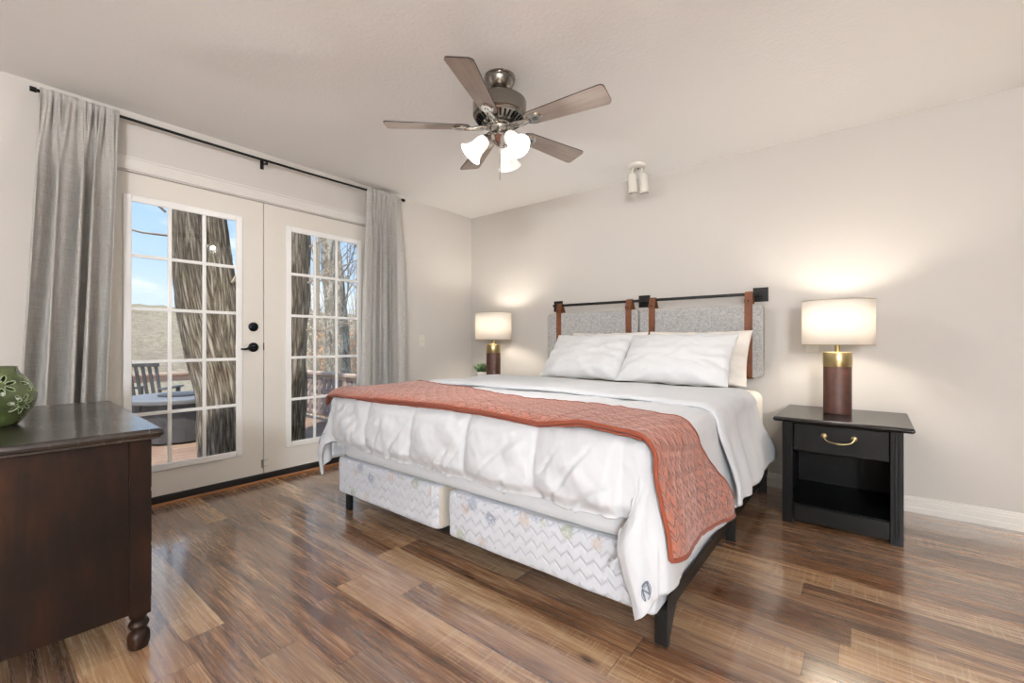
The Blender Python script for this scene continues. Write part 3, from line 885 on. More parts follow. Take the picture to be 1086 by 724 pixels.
# ------------------------------------------------------------------ headboard: wall rail and two hung cushions
hr = thing('headboard_rail', 'black wall rail with three square plates above the bed', 'headboard rail', (-1.45, YB, 1.38))
ho = Vector((-1.45, YB, 1.38)); YR = 3.545
for xa in (-2.366, -1.502, -.630):
    rel(MB().box(xa, xa + .099, YB - .008, YB - .0005, 1.329, 1.432), ho).build('mounting_plate', M['black'], hr, bevel=.002)
    rel(MB().box(xa + .046, xa + .058, YR - .009, YB - .007, 1.370, 1.390), ho).build('standoff', M['black'], hr, bevel=.001)
for xa, xb in ((-2.318, -1.455), (-1.448, -.574)):
    rel(MB().box(xa, xb, YR - .009, YR + .009, 1.369, 1.391), ho).build('rail', M['black'], hr, bevel=.002)
def cushion(label, x0, x1, straps):
    t = thing('headboard_cushion', label, 'headboard cushion', ((x0 + x1) / 2, YR, .78), 0, 'hung headboard cushions')
    o = Vector(((x0 + x1) / 2, YR, .78))
    rel(rounded_block(x0, x1, -.035, .035, -.2655, .2655, .02, .014, .05), Vector((o.x, 0, 0)))
    # a soft slab standing on edge: outline in x,z with rounded corners
    rc, zb, zt = .035, .782, 1.308; out = []
    for cx, cz, a0 in ((x1 - rc, zb + rc, -PI / 2), (x1 - rc, zt - rc, 0), (x0 + rc, zt - rc, PI / 2), (x0 + rc, zb + rc, PI)):
        for k in range(7):
            a = a0 + PI / 2 * k / 6; out.append((cx + rc * math.cos(a), cz + rc * math.sin(a)))
    Mx = Matrix(((1, 0, 0, 0), (0, 0, -1, 0), (0, 1, 0, 0), (0, 0, 0, 1)))
    m_ = MB().prism(out, -3.588, -3.520, Mx); rel(m_, o).build('padded_panel', M['weave'], t, smooth=40, bevel=.016, seg=4)
    pp = [(x, 3.524, z) for x, z in out]
    cx_, cz_ = (x0 + x1) / 2, (zb + zt) / 2
    pp = [(cx_ + (x - cx_) * (1 - .010), 3.5225, cz_ + (z - cz_) * (1 - .018)) for x, _, z in pp]
    mp = MB().tube(pp, .003, 6, closed=True); rel(mp, o).build('piping', M['weave_edge'], t, smooth=180)
    for xs in straps:
        w = .026; zt_ = 1.396
        path = [(3.5945, .80), (3.5945, 1.31), (3.56, zt_ - .012), (YR + .004, zt_), (YR - .012, zt_ - .002), (3.522, 1.36), (3.5165, 1.31), (3.5155, 1.0), (3.5155, .795), (3.523, .777), (3.57, .777), (3.5925, .785)]
        th_ = .004; m_ = MB(); n = len(path); vs = []
        cy, cz = 3.555, 1.05
        for (yy, zz) in path:
            dv_ = Vector((yy - cy, (zz - cz) * .25)).normalized() * th_
            for xx in (xs - w, xs + w):
                vs.append((xx, yy, zz)); vs.append((xx, yy + dv_.x, zz + dv_.y))
        fs = []
        for i in range(n - 1):
            a = i * 4; c = (i + 1) * 4
            fs += [(a, a + 2, c + 2, c), (a + 1, c + 1, c + 3, a + 3), (a, c, c + 1, a + 1), (a + 2, a + 3, c + 3, c + 2)]
        m_.add(vs, fs); st = rel(m_, o).build('strap', M['strap'], t)
        rel(MB().box(xs - w - .001, xs + w + .001, 3.507, 3.513, 1.316, 1.345), o).build('strap_keeper', M['strap'], st, bevel=.002)
        rel(MB().lathe([(.006, 0), (.005, .003), (.001, .004)], 12, Matrix.Translation((xs, 3.507, 1.331)) @ Matrix.Rotation(R(90), 4, 'X')), o).build('rivet', M['rod'], st)
    return t
cushion('grey woven headboard cushion on tan straps behind the left pillows', -2.372, -1.466, (-2.240, -1.546))
cushion('grey woven headboard cushion on tan straps behind the right pillows', -1.452, -.547, (-1.345, -.640))

# ------------------------------------------------------------------ nightstands
def nightstand(label, x, y, H, rotz=0):
    t = thing('nightstand', label, 'nightstand', (x, y, 0), rotz, 'black nightstands')
    w, d = .528, .58; hw = w / 2            # local: front faces -y at y=0
    m_ = MB()
    m_.box(-hw, -hw + .018, .02, d, 0, H - .026).box(hw - .018, hw, .02, d, 0, H - .026).box(-hw + .018, hw - .018, d - .012, d, .02, H - .026)
    m_.box(-hw + .018, hw - .018, .03, d - .012, .095, .11).box(-hw + .018, hw - .018, .03, d - .012, H - .19, H - .178)
    m_.build('carcass', M['black_paint'], t, bevel=.0015)
    for s_ in (-1, 1):
        xa = -hw if s_ < 0 else hw - .052
        p = MB().box(xa, xa + .052, 0, .022, 0, H - .026)
        for k in range(2): p.box(xa + .014 + k * .016, xa + .020 + k * .016, -.003, .001, .03, H - .04)
        p.build('front_stile', M['black_paint'], t, bevel=.003)
    MB().box(-hw + .053, hw - .053, .008, .024, .018, .108).build('toe_board', M['black_paint'], t, bevel=.002)
    dr_ = MB().box(-hw + .055, hw - .055, .006, .026, H - .188, H - .034).build('drawer', M['black_paint'], t, bevel=.004, seg=3)
    hp = MB(); hz = H - .088
    for s_ in (-1, 1):
        hp.lathe([(.0145, 0), (.0145, .002), (.011, .004), (.008, .005), (.007, .012), (.001, .013)], 18, Matrix.Translation((s_ * .066 , .006, hz)) @ Matrix.Rotation(R(90), 4, 'X'))
    pa = [(.066 * math.cos(a), -.006 - .010 * math.sin(a), hz - .034 * math.sin(a) ** .8) for a in lsp(0.0, PI, 21)]
    hp.tube(pa, [.0032 + .0018 * math.exp(-((i - 10) / 1.2) ** 2) + .0012 * math.sin(PI * i / 20) for i in range(21)], 8)
    hp.build('bail_handle', M['brass'], dr_, smooth=60)
    tp_ = MB(); tw, td = .615 / 2, .63
    lay = [(0, H - .026), (.006, H - .026), (.012, H - .018), (.014, H - .012), (.009, H - .003), (.004, H)]
    n0 = None; vs = []; 
    for e, z in lay:
        x0_, x1_, y0_, y1_ = -tw + .014 - e, tw - .014 + e, -.034 + .014 - e, td - .034 - .014 + e
        vs += [(x0_, y0_, z), (x1_, y0_, z), (x1_, y1_, z), (x0_, y1_, z)]
    fs = [(0, 1, 2, 3), tuple(range(len(vs) - 4, len(vs)))]
    for j in range(len(lay) - 1):
        for i in range(4): fs.append((j * 4 + i, j * 4 + (i + 1) % 4, (j + 1) * 4 + (i + 1) % 4, (j + 1) * 4 + i))
    tp_.add(vs, fs).build('top', M['black_top'], t, bevel=.002)
    return t
NH = .607
nightstand('open black nightstand with one brass-handled drawer, right of the bed', -.102, 2.972, NH, R(-.8))
nightstand('black nightstand hidden behind the bed in the far corner', -2.905, 2.985, .645)

# ------------------------------------------------------------------ table lamps
def table_lamp(label, x, y, z0, lit=True):
    t = thing('table_lamp', label, 'table lamp', (x, y, z0), 0, 'lit bedside lamps')
    MB().lathe([(.066, .0), (.0705, .004), (.0705, .280), (.0695, .282)], 48).build('leather_column', M['lamp_leather'], t, smooth=40)
    MB().lathe([(.0715, .282), (.0725, .284), (.0725, .366), (.071, .369), (.012, .370)], 48).build('brass_collar', M['brass'], t, smooth=40)
    MB().lathe([(.0145, .368), (.0145, .43), (.016, .432), (.016, .47), (.005, .472)], 20).build('neck', M['brass'], t, smooth=40)
    sh = MB(); r_ = .180
    sh.lathe([(r_, .412), (r_, .678)], 64, cap=False)
    so = sh.build('lamp_shade', M['shade'], t, smooth=60, solid=.0015)
    rg = MB()
    ring = lambda zz: [(r_ * math.cos(a), r_ * math.sin(a), zz) for a in [2 * PI * i / 64 for i in range(64)]]
    MB().tube(ring(.4125), .002, 6, closed=True).build('shade_ring', M['brass'], so)
    rg.tube(ring(.6775), .002, 6, closed=True)
    for k in range(3):
        a = 2 * PI * k / 3 + .4; rg.tube([(.006 * math.cos(a), .006 * math.sin(a), .672), (r_ * math.cos(a), r_ * math.sin(a), .677)], .0015, 6)
    rg.build('shade_ring', M['brass'], so)
    MB().lathe([(.003, .45), (.003, .672), (.009, .676), (.010, .683), (.006, .690), (.001, .691)], 14).build('finial', M['rod'], t, smooth=50)
    MB().lathe([(.012, .474), (.014, .49), (.027, .525), (.030, .545), (.026, .565), (.014, .578), (.002, .581)], 20, center=(.0, .034, 0)).build('bulb', M['bulb'], t, smooth=180)
    point_light('lamp_light', (0, -.036, .545), LAMP_W, .05, (1, .915, .80), t)
    return t
table_lamp('lit lamp on the right nightstand, leather column and white drum shade', -.120, 3.300, NH)
table_lamp('lit lamp in the far corner beside the small succulent', -2.868, 3.300, .645)

# ------------------------------------------------------------------ potted succulent
po = thing('potted_succulent', 'small succulent in a speckled white pot beside the corner lamp', 'potted plant', (-3.075, 3.36, .645))
MB().lathe([(.050, 0), (.061, .006), (.068, .05), (.069, .082), (.065, .084), (.062, .070)], 36, cap=False).lathe([(.001, .001), (.050, 0)], 36, cap=False).build('pot', M['pot'], po, smooth=50)
MB().lathe([(.063, .066), (.063, .072), (.001, .074)], 24).build('soil', M['soil'], po)
lf = MB(); rl = random.Random(5)
for k in range(54):
    a = rl.uniform(0, 6.28); r0 = rl.uniform(0, .04); ln = rl.uniform(.06, .115); tl = rl.uniform(.08, .75)
    p0 = Vector((r0 * math.cos(a), r0 * math.sin(a), .07)); dr_ = Vector((math.cos(a) * math.sin(tl), math.sin(a) * math.sin(tl), math.cos(tl)))
    lf.tube([p0, p0 + dr_ * ln * .4, p0 + dr_ * ln * .75 + Vector((0, 0, .004)), p0 + dr_ * ln + Vector((0, 0, .010))], [.004, .008, .006, .001], 6)
lf.build('leaves', M['leaf'], po, smooth=180)

# ------------------------------------------------------------------ dresser (we see its right end)
dz = thing('dresser', 'dark stained wooden dresser with worn top under the green vase', 'dresser', (-1.852, .432, 0), R(-2.0))
# local frame: x runs back from the end panel (negative), y negative towards the photographer's left
HT = .747
W_, D_ = 1.085, .62
PX = -.050
bd_ = MB().box(-W_ + .06, PX - .010, -D_ + .03, -.030, .125, HT - .035)
bd_.build('carcass', M['dresser'], dz)
MB().box(PX - .0102, PX - .002, -D_ + .075, -.083, .128, HT - .035).build('end_panel', M['dresser'], dz, bevel=.002)
def post(px_, py_):
    m_ = MB().box(px_ - .056, px_, py_ - .056, py_, .118, HT - .034)
    c = (px_ - .028, py_ - .028, 0)
    m_.lathe([(.020, 0), (.026, .003), (.031, .022), (.031, .046), (.027, .056), (.018, .063), (.018, .068), (.026, .073), (.029, .082), (.026, .091), (.019, .097), (.023, .106), (.027, .118)], 24, center=c)
    return m_.build('leg', M['dresser'], dz, smooth=35)
for px_ in (PX + .004, -W_ + .105):
    for py_ in (-.028, -D_ + .080): post(px_, py_)
for k in range(3):
    zz = .14 + k * .192
    dw = MB().box(-W_ + .115, PX - .062, -.0295, -.014, zz, zz + .182).build('drawer', M['dresser'], dz, bevel=.004)
    for xx in (-.82, -.30):
        MB().lathe([(.008, 0), (.008, .010), (.016, .018), (.013, .026), (.001, .028)], 16, Matrix.Translation((xx, -.014, zz + .09)) @ Matrix.Rotation(R(-90), 4, 'X')).build('knob', M['dresser'], dw, smooth=60)
vs = []; lay = [(.020, HT - .035), (.008, HT - .033), (.008, HT - .025), (.002, HT - .022), (0, HT - .013), (.003, HT - .004), (.010, HT)]
for e, z in lay: vs += [(-W_ + e, -D_ + e, z), (-e, -D_ + e, z), (-e, -e, z), (-W_ + e, -e, z)]
fs = [(3, 2, 1, 0), tuple(range(len(vs) - 4, len(vs)))]
for j in range(len(lay) - 1):
    for i in range(4): fs.append((j * 4 + i, j * 4 + (i + 1) % 4, (j + 1) * 4 + (i + 1) % 4, (j + 1) * 4 + i))
MB().add(vs, fs).build('top', M['dresser_top'], dz, bevel=.002)

# ------------------------------------------------------------------ pierced green vase
def vase():
    prof = [(.056, 0), (.060, .003), (.068, .012), (.082, .034), (.095, .060), (.103, .086), (.105, .104), (.102, .122), (.093, .142), (.078, .164), (.064, .184), (.058, .196), (.0565, .203), (.058, .206)]
    n = 320; fine = []
    for (r0, z0_), (r1, z1_) in zip(prof, prof[1:]):
        k = max(1, int(math.hypot(r1 - r0, z1_ - z0_) / .0018))
        for i in range(k): fine.append((r0 + (r1 - r0) * i / k, z0_ + (z1_ - z0_) * i / k))
    fine.append(prof[-1])
    # smooth the profile
    for _ in range(12): fine = [fine[0]] + [((a[0] + 2 * b_[0] + c[0]) / 4, (a[1] + 2 * b_[1] + c[1]) / 4) for a, b_, c in zip(fine, fine[1:], fine[2:])] + [fine[-1]]
    fl = []
    for k in range(6):
        fl.append((2 * PI * k / 6 + .15, .145)); fl.append((2 * PI * (k + .5) / 6 + .15, .078))
    holes = []; rims = []
    for a0, zc in fl:
        for p in range(7):
            holes.append((a0, zc, 2 * PI * p / 7 + .3))
    def inhole(a, r, z, grow=0.0):
        for a0, zc, t in holes:
            da = (a - a0 + PI) % (2 * PI) - PI
            x_, y_ = da * r, (z - zc) * 1.15
            if abs(x_) > .05 or abs(y_) > .05: continue
            u_ = x_ * math.cos(t) + y_ * math.sin(t) - .0255; w_ = -x_ * math.sin(t) + y_ * math.cos(t)
            if (u_ / (.0140 + grow)) ** 2 + (w_ / (.0056 + grow)) ** 2 < 1: return True
        return False
    mb = MB(); m = len(fine)
    for r_, z_ in fine:
        for i in range(n):
            a = 2 * PI * i / n; q = r_ + (.0012 if inhole(a, r_, z_, .0022) else 0)
            mb.v.append((q * math.cos(a), q * math.sin(a), z_))
    for j in range(m - 1):
        rm, zm = (fine[j][0] + fine[j + 1][0]) / 2, (fine[j][1] + fine[j + 1][1]) / 2
        for i in range(n):
            if inhole(2 * PI * (i + .5) / n, rm, zm): continue
            k = (i + 1) % n; mb.f.append((j * n + i, j * n + k, (j + 1) * n + k, (j + 1) * n + i))
    mb.f.append(tuple(range(n))[::-1])
    o = mb.build('vase', M['green'], None, smooth=180, solid=.004)
    o.data.materials.append(M['rim'])
    for p in o.data.polygons:
        c = p.center; r_ = math.hypot(c.x, c.y)
        if len(p.vertices) == 4 and inhole(math.atan2(c.y, c.x) % (2 * PI), r_, c.z, .0017): p.material_index = 1
    return set_attr(o, 'round green ceramic vase with pierced flower cutouts on the dresser', 'vase')
vz = vase(); vz.location = (-2.352, .070, HT)

# ------------------------------------------------------------------ ceiling fan
FX, FY = -1.508, 1.786
fan = thing('ceiling_fan', 'brushed nickel ceiling fan with five grey wood blades and three lights', 'ceiling fan', (FX, FY, ZC))
MB().lathe([(.083, 0), (.083, -.010), (.080, -.014), (.080, -.020), (.077, -.030), (.066, -.052), (.050, -.072), (.042, -.078), (.030, -.076)], 48).build('canopy', M['nickel'], fan, smooth=35)
MB().lathe([(.033, -.066), (.036, -.080), (.030, -.098), (.018, -.105), (.018, -.122)], 32).build('hanger_ball', M['dark'], fan, smooth=50)
mh = MB().lathe([(.02, -.112), (.105, -.116), (.128, -.122), (.140, -.132), (.142, -.140), (.142, -.205), (.139, -.210), (.132, -.214), (.131, -.222), (.088, -.250), (.080, -.252), (.05, -.252)], 64).build('motor_housing', M['nickel'], fan, smooth=30)
vt = MB()
for k in range(30):
    a = 2 * PI * k / 30
    Mx = Matrix.Rotation(a, 4, 'Z') @ Matrix.Translation((.1105, 0, -.2365)) @ Matrix.Rotation(R(-33), 4, 'Y')
    vt.box(-.017, .017, -.004, .004, -.002, .003, Mx)
vt.build('vent_slots', M['inner_dark'], mh)
MB().lathe([(.05, -.250), (.070, -.253), (.074, -.258), (.074, -.264), (.056, -.268), (.052, -.276), (.054, -.310), (.060, -.318), (.060, -.326), (.050, -.334), (.034, -.345), (.022, -.354), (.014, -.362), (.006, -.366), (.001, -.367)], 48).build('light_kit_hub', M['chrome'], fan, smooth=35)
def fan_blade(ang):
    e = thing('blade', None, None, (0, 0, -.268), ang); e.parent = fan
    T = Matrix.Rotation(R(-12), 4, 'X')
    # outline: narrower at the hub, rounded corners at the tip
    out = []
    r0, r1, w0, w1, rc = .165, .600, .046, .066, .022
    out += [(r0, -w0 * .72), (r0 + .03, -w0)]
    for k in range(7):
        a = -PI / 2 + PI / 2 * k / 6; out.append((r1 - rc + rc * math.cos(a), -w1 + rc + rc * math.sin(a)))
    for k in range(7):
        a = PI / 2 * k / 6; out.append((r1 - rc + rc * math.cos(a), w1 - rc + rc * math.sin(a)))
    out += [(r0 + .03, w0), (r0, w0 * .72), (r0 - .012, 0)]
    bl = MB().prism(out, 0, .006, T).build('wood_blade', M['blade'], None, bevel=0)
    bl.data.materials.append(M['blade_edge'])
    for p in bl.data.polygons:
        if len(p.vertices) == 4: p.material_index = 1
    bl.parent = fan; bl.name = 'blade'
    bl.location = (0, 0, -.268); bl.rotation_euler = (0, 0, ang)
    bpy.data.objects.remove(e)
    ir = MB()
    oval = [(.212 + .043 * math.cos(a), .036 * math.sin(a)) for a in lsp(0, 2 * PI * 27 / 28, 28)]
    inner = [(.218 + .016 * math.cos(a), .011 * math.sin(a)) for a in lsp(0, 2 * PI * 27 / 28, 28)]
    vs = [T @ Vector((x_, y_, -.002)) for x_, y_ in oval] + [T @ Vector((.212 + (x_ - .212) * .86, y_ * .86, -.009)) for x_, y_ in oval] + [T @ Vector((x_, y_, -.009)) for x_, y_ in inner] + [T @ Vector((x_, y_, -.003)) for x_, y_ in inner]
    fs = []
    for i in range(28):
        j = (i + 1) % 28
        for q in range(3): fs.append((q * 28 + i, q * 28 + j, (q + 1) * 28 + j, (q + 1) * 28 + i))
    fs.append(tuple(range(84, 112)))
    ir.add(vs, fs)
    ir.tube([(.062, 0, -.006 + .012), (.10, .012, -.002), (.14, .010, -.010), (.185, 0, -.006)], [.011, .012, .010, .012], 10)
    ir.tube([(.062, 0, .006), (.10, -.012, .0), (.14, -.010, -.006), (.185, 0, -.004)], [.010, .010, .008, .010], 10)
    ir.tube([T @ Vector((.213, 0, -.010)), T @ Vector((.213, 0, .001))], .005, 10).tube([T @ Vector((.225, 0, -.010)), T @ Vector((.225, 0, .001))], .005, 10)
    ir.build('blade_iron', M['chrome'], bl, smooth=45)
for k in range(5): fan_blade(R(-138.3 + 72 * k))
YAW = math.atan(372 / 466.5)
for k in range(3):
    az = YAW + R((70, 190, 310)[k])
    Mx = Matrix.Rotation(az, 4, 'Z') @ Matrix.Translation((.062, 0, -.318)) @ Matrix.Rotation(R(180 - 43), 4, 'Y')
    am = MB().tube([Matrix.Rotation(az, 4, 'Z') @ Vector(q) for q in ((.045, 0, -.300), (.058, 0, -.306), (.066, 0, -.316))], .012, 10)
    am.lathe([(.012, -.004), (.019, .0), (.024, .012), (.027, .030), (.026, .034)], 24, Mx, cap=False)
    ao = am.build('light_arm', M['chrome'], fan, smooth=40)
    sh = MB().lathe([(.024, .022), (.030, .030), (.0345, .046), (.036, .066), (.038, .086), (.044, .106), (.053, .124), (.060, .134), (.063, .138)], 40, Mx, cap=False)
    gs = sh.build('glass_shade', M['frosted'], fan, smooth=180, solid=.003)
    MB().lathe([(.010, .030), (.014, .044), (.017, .060), (.013, .074), (.002, .080)], 20, Mx).build('bulb', M['bulb'], gs, smooth=180)
    point_light('fan_light', tuple(Mx @ Vector((0, 0, .108))), FAN_W, .02, (1, .975, .94), fan)
pc = MB().tube([(.012, -.012, -.34), (.012, -.012, -.55)], .0016, 6)
for z_ in lsp(-.36, -.545, 40): pc.lathe([(.0006, -.0025), (.0025, 0), (.0006, .0025)], 6, Matrix.Translation((.012, -.012, z_)))
pc.build('pull_chain', M['chrome'], fan)

# ------------------------------------------------------------------ ceiling spotlight
sp = thing('ceiling_spotlight', 'white twin-cylinder ceiling spotlight above the headboard wall', 'spotlight', (-1.40, 3.352, ZC))
MB().lathe([(.071, 0), (.071, -.010), (.064, -.020), (.045, -.028), (.002, -.031)], 36).build('ceiling_plate', M['cover_white'], sp, smooth=35)
MB().lathe([(.006, -.029), (.006, -.036), (.001, -.037)], 10, center=(.012, -.012, 0)).build('screw', M['rod'], sp)
for s_ in (-1, 1):
    a = Vector((math.cos(YAW), math.sin(YAW), 0)) * .045 * s_
    top = a * .8 + Vector((0, 0, -.026)); hd = a + Vector((0, 0, -.072))
    ar = MB().tube([top, hd + Vector((0, 0, .004))], .008, 10); ao = ar.build('spot_arm', M['cover_white'], sp, smooth=50)
    tilt = Matrix.Translation(hd) @ Matrix.Rotation(R(4), 4, Vector((math.sin(YAW), -math.cos(YAW), 0)))
    MB().lathe([(.006, .002), (.030, .0), (.034, -.004), (.035, -.150), (.033, -.152), (.031, -.146), (.030, -.08), (.001, -.078)], 32, tilt, cap=False).build('spot_head', M['cover_white'], sp, smooth=40)

# ------------------------------------------------------------------ fill light added behind the photographer, modelled as a globe on a pole
fl_ = thing('fill_light', 'added globe fill light standing behind the photographer, out of frame', 'fill light', (1.35, -2.0, 0))
MB().lathe([(.15, 0), (.15, .012), (.12, .022), (.02, .028)], 40).build('base', M['nickel'], fl_, smooth=35)
MB().lathe([(.011, .026), (.011, 1.42), (.04, 1.43), (.05, 1.46)], 20).build('pole', M['nickel'], fl_, smooth=35)
b = NB('fill_globe'); b.set('Emission Color', (.925, .96, 1, 1)).set('Emission Strength', FILL_E).set('Base Color', lin('ffffff'))
MB().lathe([(.18 * math.sin(q), 1.62 - .18 * math.cos(q)) for q in lsp(.02, PI - .02, 24)], 40).build('globe', b.m, fl_, smooth=180)

# ------------------------------------------------------------------ outdoors: deck, railing, furniture, trees, hillside
CAMH = 1.04
def at(u, v, d):
    s_, c_ = math.sin(YAW), math.cos(YAW); a = (u - 543) / 466.5; b_ = (362 - v) / 466.5
    return Vector((d * (-s_ + a * c_), d * (c_ + a * s_), CAMH + d * b_))
DKZ = -.08
dk = MB(); k = 0
xx = -3.66
while xx > -8.7:
    dk.box(xx - .138, xx, -2.0, 3.3, DKZ - .03, DKZ); xx -= .145
dko = struct('deck_floor', dk, M['deck'])
# railing along the far edge and along the right edge
def rail_run(label, p0, p1, posts, pickets, mats, cap_w=.14, zt=.55):
    p0, p1 = Vector((p0[0], p0[1], 0)), Vector((p1[0], p1[1], 0)); L = (p1 - p0).length; dx = (p1 - p0).normalized()
    t = thing('deck_railing', label, 'railing', (p0.x, p0.y, DKZ)); t.rotation_euler = (0, 0, math.atan2(dx.y, dx.x))
    zt = zt - DKZ
    MB().box(-.05, L + .05, -cap_w / 2, cap_w / 2, zt - .04, zt).build('cap_rail', mats[0], t, bevel=.005)
    MB().box(0, L, -.02, .02, zt - .14, zt - .041).build('upper_rail', mats[0], t)
    MB().box(0, L, -.02, .02, .07, .15).build('lower_rail', mats[0], t)
    n = posts
    for i in range(n):
        xa = L * i / (n - 1); MB().box(xa - .045, xa + .045, -.045, .045, -.03, zt - .041).build('post', mats[1], t)
    if pickets:
        m = int(L / .125)
        for i in range(m):
            xa = (i + .5) * L / m; ol_ = []
            zs = lsp(.10, zt - .09, 41)
            wv = lambda z: .043 + .016 * math.cos((z - .1) * 2 * PI / .115)
            ol_ = [(xa + wv(z), z) for z in zs] + [(xa - wv(z), z) for z in zs[::-1]]
            Mx = Matrix(((1, 0, 0, 0), (0, 0, -1, 0), (0, 1, 0, 0), (0, 0, 0, 1)))
            MB().prism(ol_, .021, .040, Mx).build('picket', mats[2], t)
    return t
rail_run('plain weathered wood deck railing behind the grey rocking chair', (-8.6, -1.9), (-8.6, 3.2), 4, False, (M['rail'], M['rail'], M['rail_dark']))
rail_run('deck railing of scalloped pickets seen through the right door', (-8.5, 3.2), (-3.76, 3.2), 4, True, (M['rail'], M['rail'], M['rail_dark']), zt=.61)

# round table with a boarded drum base
tb = thing('patio_table', 'round grey patio table with a boarded drum base on the deck', 'table', (-6.22, 1.60, DKZ))
MB().lathe([(.50, .44), (.515, .445), (.52, .46), (.52, .485), (.51, .495), (.22, .496), (.215, .492), (.002, .492)], 56).build('table_top', M['table_top'], tb, smooth=35)
MB().lathe([(.21, .4965), (.21, .512), (.20, .516), (.002, .517)], 40).build('burner_lid', M['grey_table'], tb, smooth=35)
dm = MB()
for k in range(12):
    a = 2 * PI * k / 12 + .1; w = .44 * math.tan(PI / 12) * .985
    Mx = Matrix.Rotation(a, 4, 'Z'); dm.box(.405, .43, -w, w, .02, .44, Mx)
dm.build('drum_base', M['grey_table'], tb, bevel=.004)
for k in range(4):
    a = 2 * PI * k / 4 + .1 + PI / 12; Mx = Matrix.Rotation(a, 4, 'Z'); MB().box(.385, .452, -.035, .035, 0, .445, Mx).build('corner_board', M['grey_table'], tb, bevel=.004)

# rocking chair
rc_ = thing('rocking_chair', 'grey slatted wooden rocking chair on the deck behind the table', 'rocking chair', (-7.43, 1.60, DKZ), R(142)); rc_.scale = (.82, .82, .82)
# local: faces +x
for s_ in (-1, 1):
    y_ = .27 * s_
    MB().tube([(.50 - .0, y_, .055), (.25, y_, .025), (0, y_, .018), (-.25, y_, .028), (-.48, y_, .07)], .020, 8).build('rocker', M['grey_wood'], rc_, smooth=60)
    MB().box(.20, .25, y_ - .025, y_ + .025, .02, .60).build('front_leg', M['grey_wood'], rc_, bevel=.003)
    MB().box(-.24, -.18, y_ - .02, y_ + .02, .03, .42).build('rear_leg', M['grey_wood'], rc_, bevel=.003)
    MB().box(-.30, .32, y_ - .05, y_ + .05, .60, .625).build('armrest', M['grey_wood'], rc_, bevel=.005)
st_ = MB()
for k in range(6): st_.box(-.20 + k * .078, -.20 + k * .078 + .068, -.26, .26, .395, .415)
st_.box(-.22, .27, -.27, -.245, .34, .394).box(-.22, .27, .245, .27, .34, .394)
st_.build('seat', M['grey_wood'], rc_)
bk = Matrix.Translation((-.20, 0, .40)) @ Matrix.Rotation(R(-16), 4, 'Y')
for k in range(6):
    y_ = -.225 + k * .09; MB().box(-.01, .01, y_ - .022, y_ + .022, .02, .64, bk).build('back_slat', M['grey_wood'], rc_, bevel=.002)
MB().box(-.018, .018, -.27, .27, .60, .68, bk).build('top_rail', M['grey_wood'], rc_, bevel=.006)
MB().box(-.015, .015, -.26, .26, .0, .06, bk).build('bottom_rail', M['grey_wood'], rc_, bevel=.004)

# trees
def trunk_mesh(path, rads, seed, rug=.026, n=44, step=.06):
    pts = []; rr = []
    P_ = [Vector(p) for p in path]
    for i in range(len(P_) - 1):
        k = max(1, int((P_[i + 1] - P_[i]).length / step))
        for j in range(k):
            t = j / k; pts.append(P_[i].lerp(P_[i + 1], t)); rr.append(rads[i] + (rads[i + 1] - rads[i]) * t)
    pts.append(P_[-1]); rr.append(rads[-1])
    for _ in range(6): pts = [pts[0]] + [(a + b_ * 2 + c) / 4 for a, b_, c in zip(pts, pts[1:], pts[2:])] + [pts[-1]]
    mb = MB(); mb.uv = []; L = 0; m = len(pts)
    for i, p in enumerate(pts):
        if i: L += (p - pts[i - 1]).length
        t = (pts[min(i + 1, m - 1)] - pts[max(i - 1, 0)]).normalized()
        a1 = Vector((0, 1, 0)) - t * t.y; a1.normalize(); a2 = t.cross(a1)
        for k in range(n + 1):
            q = 2 * PI * (k % n) / n
            cs, sn = math.cos(q), math.sin(q)
            d = rug * (abs(noise.noise(Vector((cs * 4.2, sn * 4.2, L * 2.4 + seed)))) * 1.6 - .35 + .4 * noise.noise(Vector((cs * 9, sn * 9, L * 6 + seed)))) 
            rad = rr[i] * (1 + .06 * noise.noise(Vector((cs, sn, L + seed * 3)))) + d
            mb.v.append(tuple(p + (a1 * cs + a2 * sn) * rad)); mb.uv.append((k / n * 1.0 * max(rads) * 6.28, L))
    W1 = n + 1
    for i in range(m - 1):
        for k in range(n): mb.f.append((i * W1 + k, i * W1 + k + 1, (i + 1) * W1 + k + 1, (i + 1) * W1 + k))
    return mb
def twigs(mb, p, d, ln, r_, depth, rnd):
    pts = [p]; q = p.copy(); dd = d.normalized()
    for i in range(4):
        dd = (dd + Vector((rnd.uniform(-.25, .25), rnd.uniform(-.25, .25), rnd.uniform(-.12, .25)))).normalized(); q = q + dd * ln / 4; pts.append(q.copy())
    mb.tube(pts, [r_, r_ * .8, r_ * .65, r_ * .5, r_ * .3], 5)
    if depth:
        for k in range(3):
            i = rnd.randint(1, 4); nd = (dd + Vector((rnd.uniform(-1, 1), rnd.uniform(-1, 1), rnd.uniform(-.3, .8))) * .8).normalized()
            twigs(mb, pts[i], nd, ln * rnd.uniform(.5, .75), r_ * .5, depth - 1, rnd)

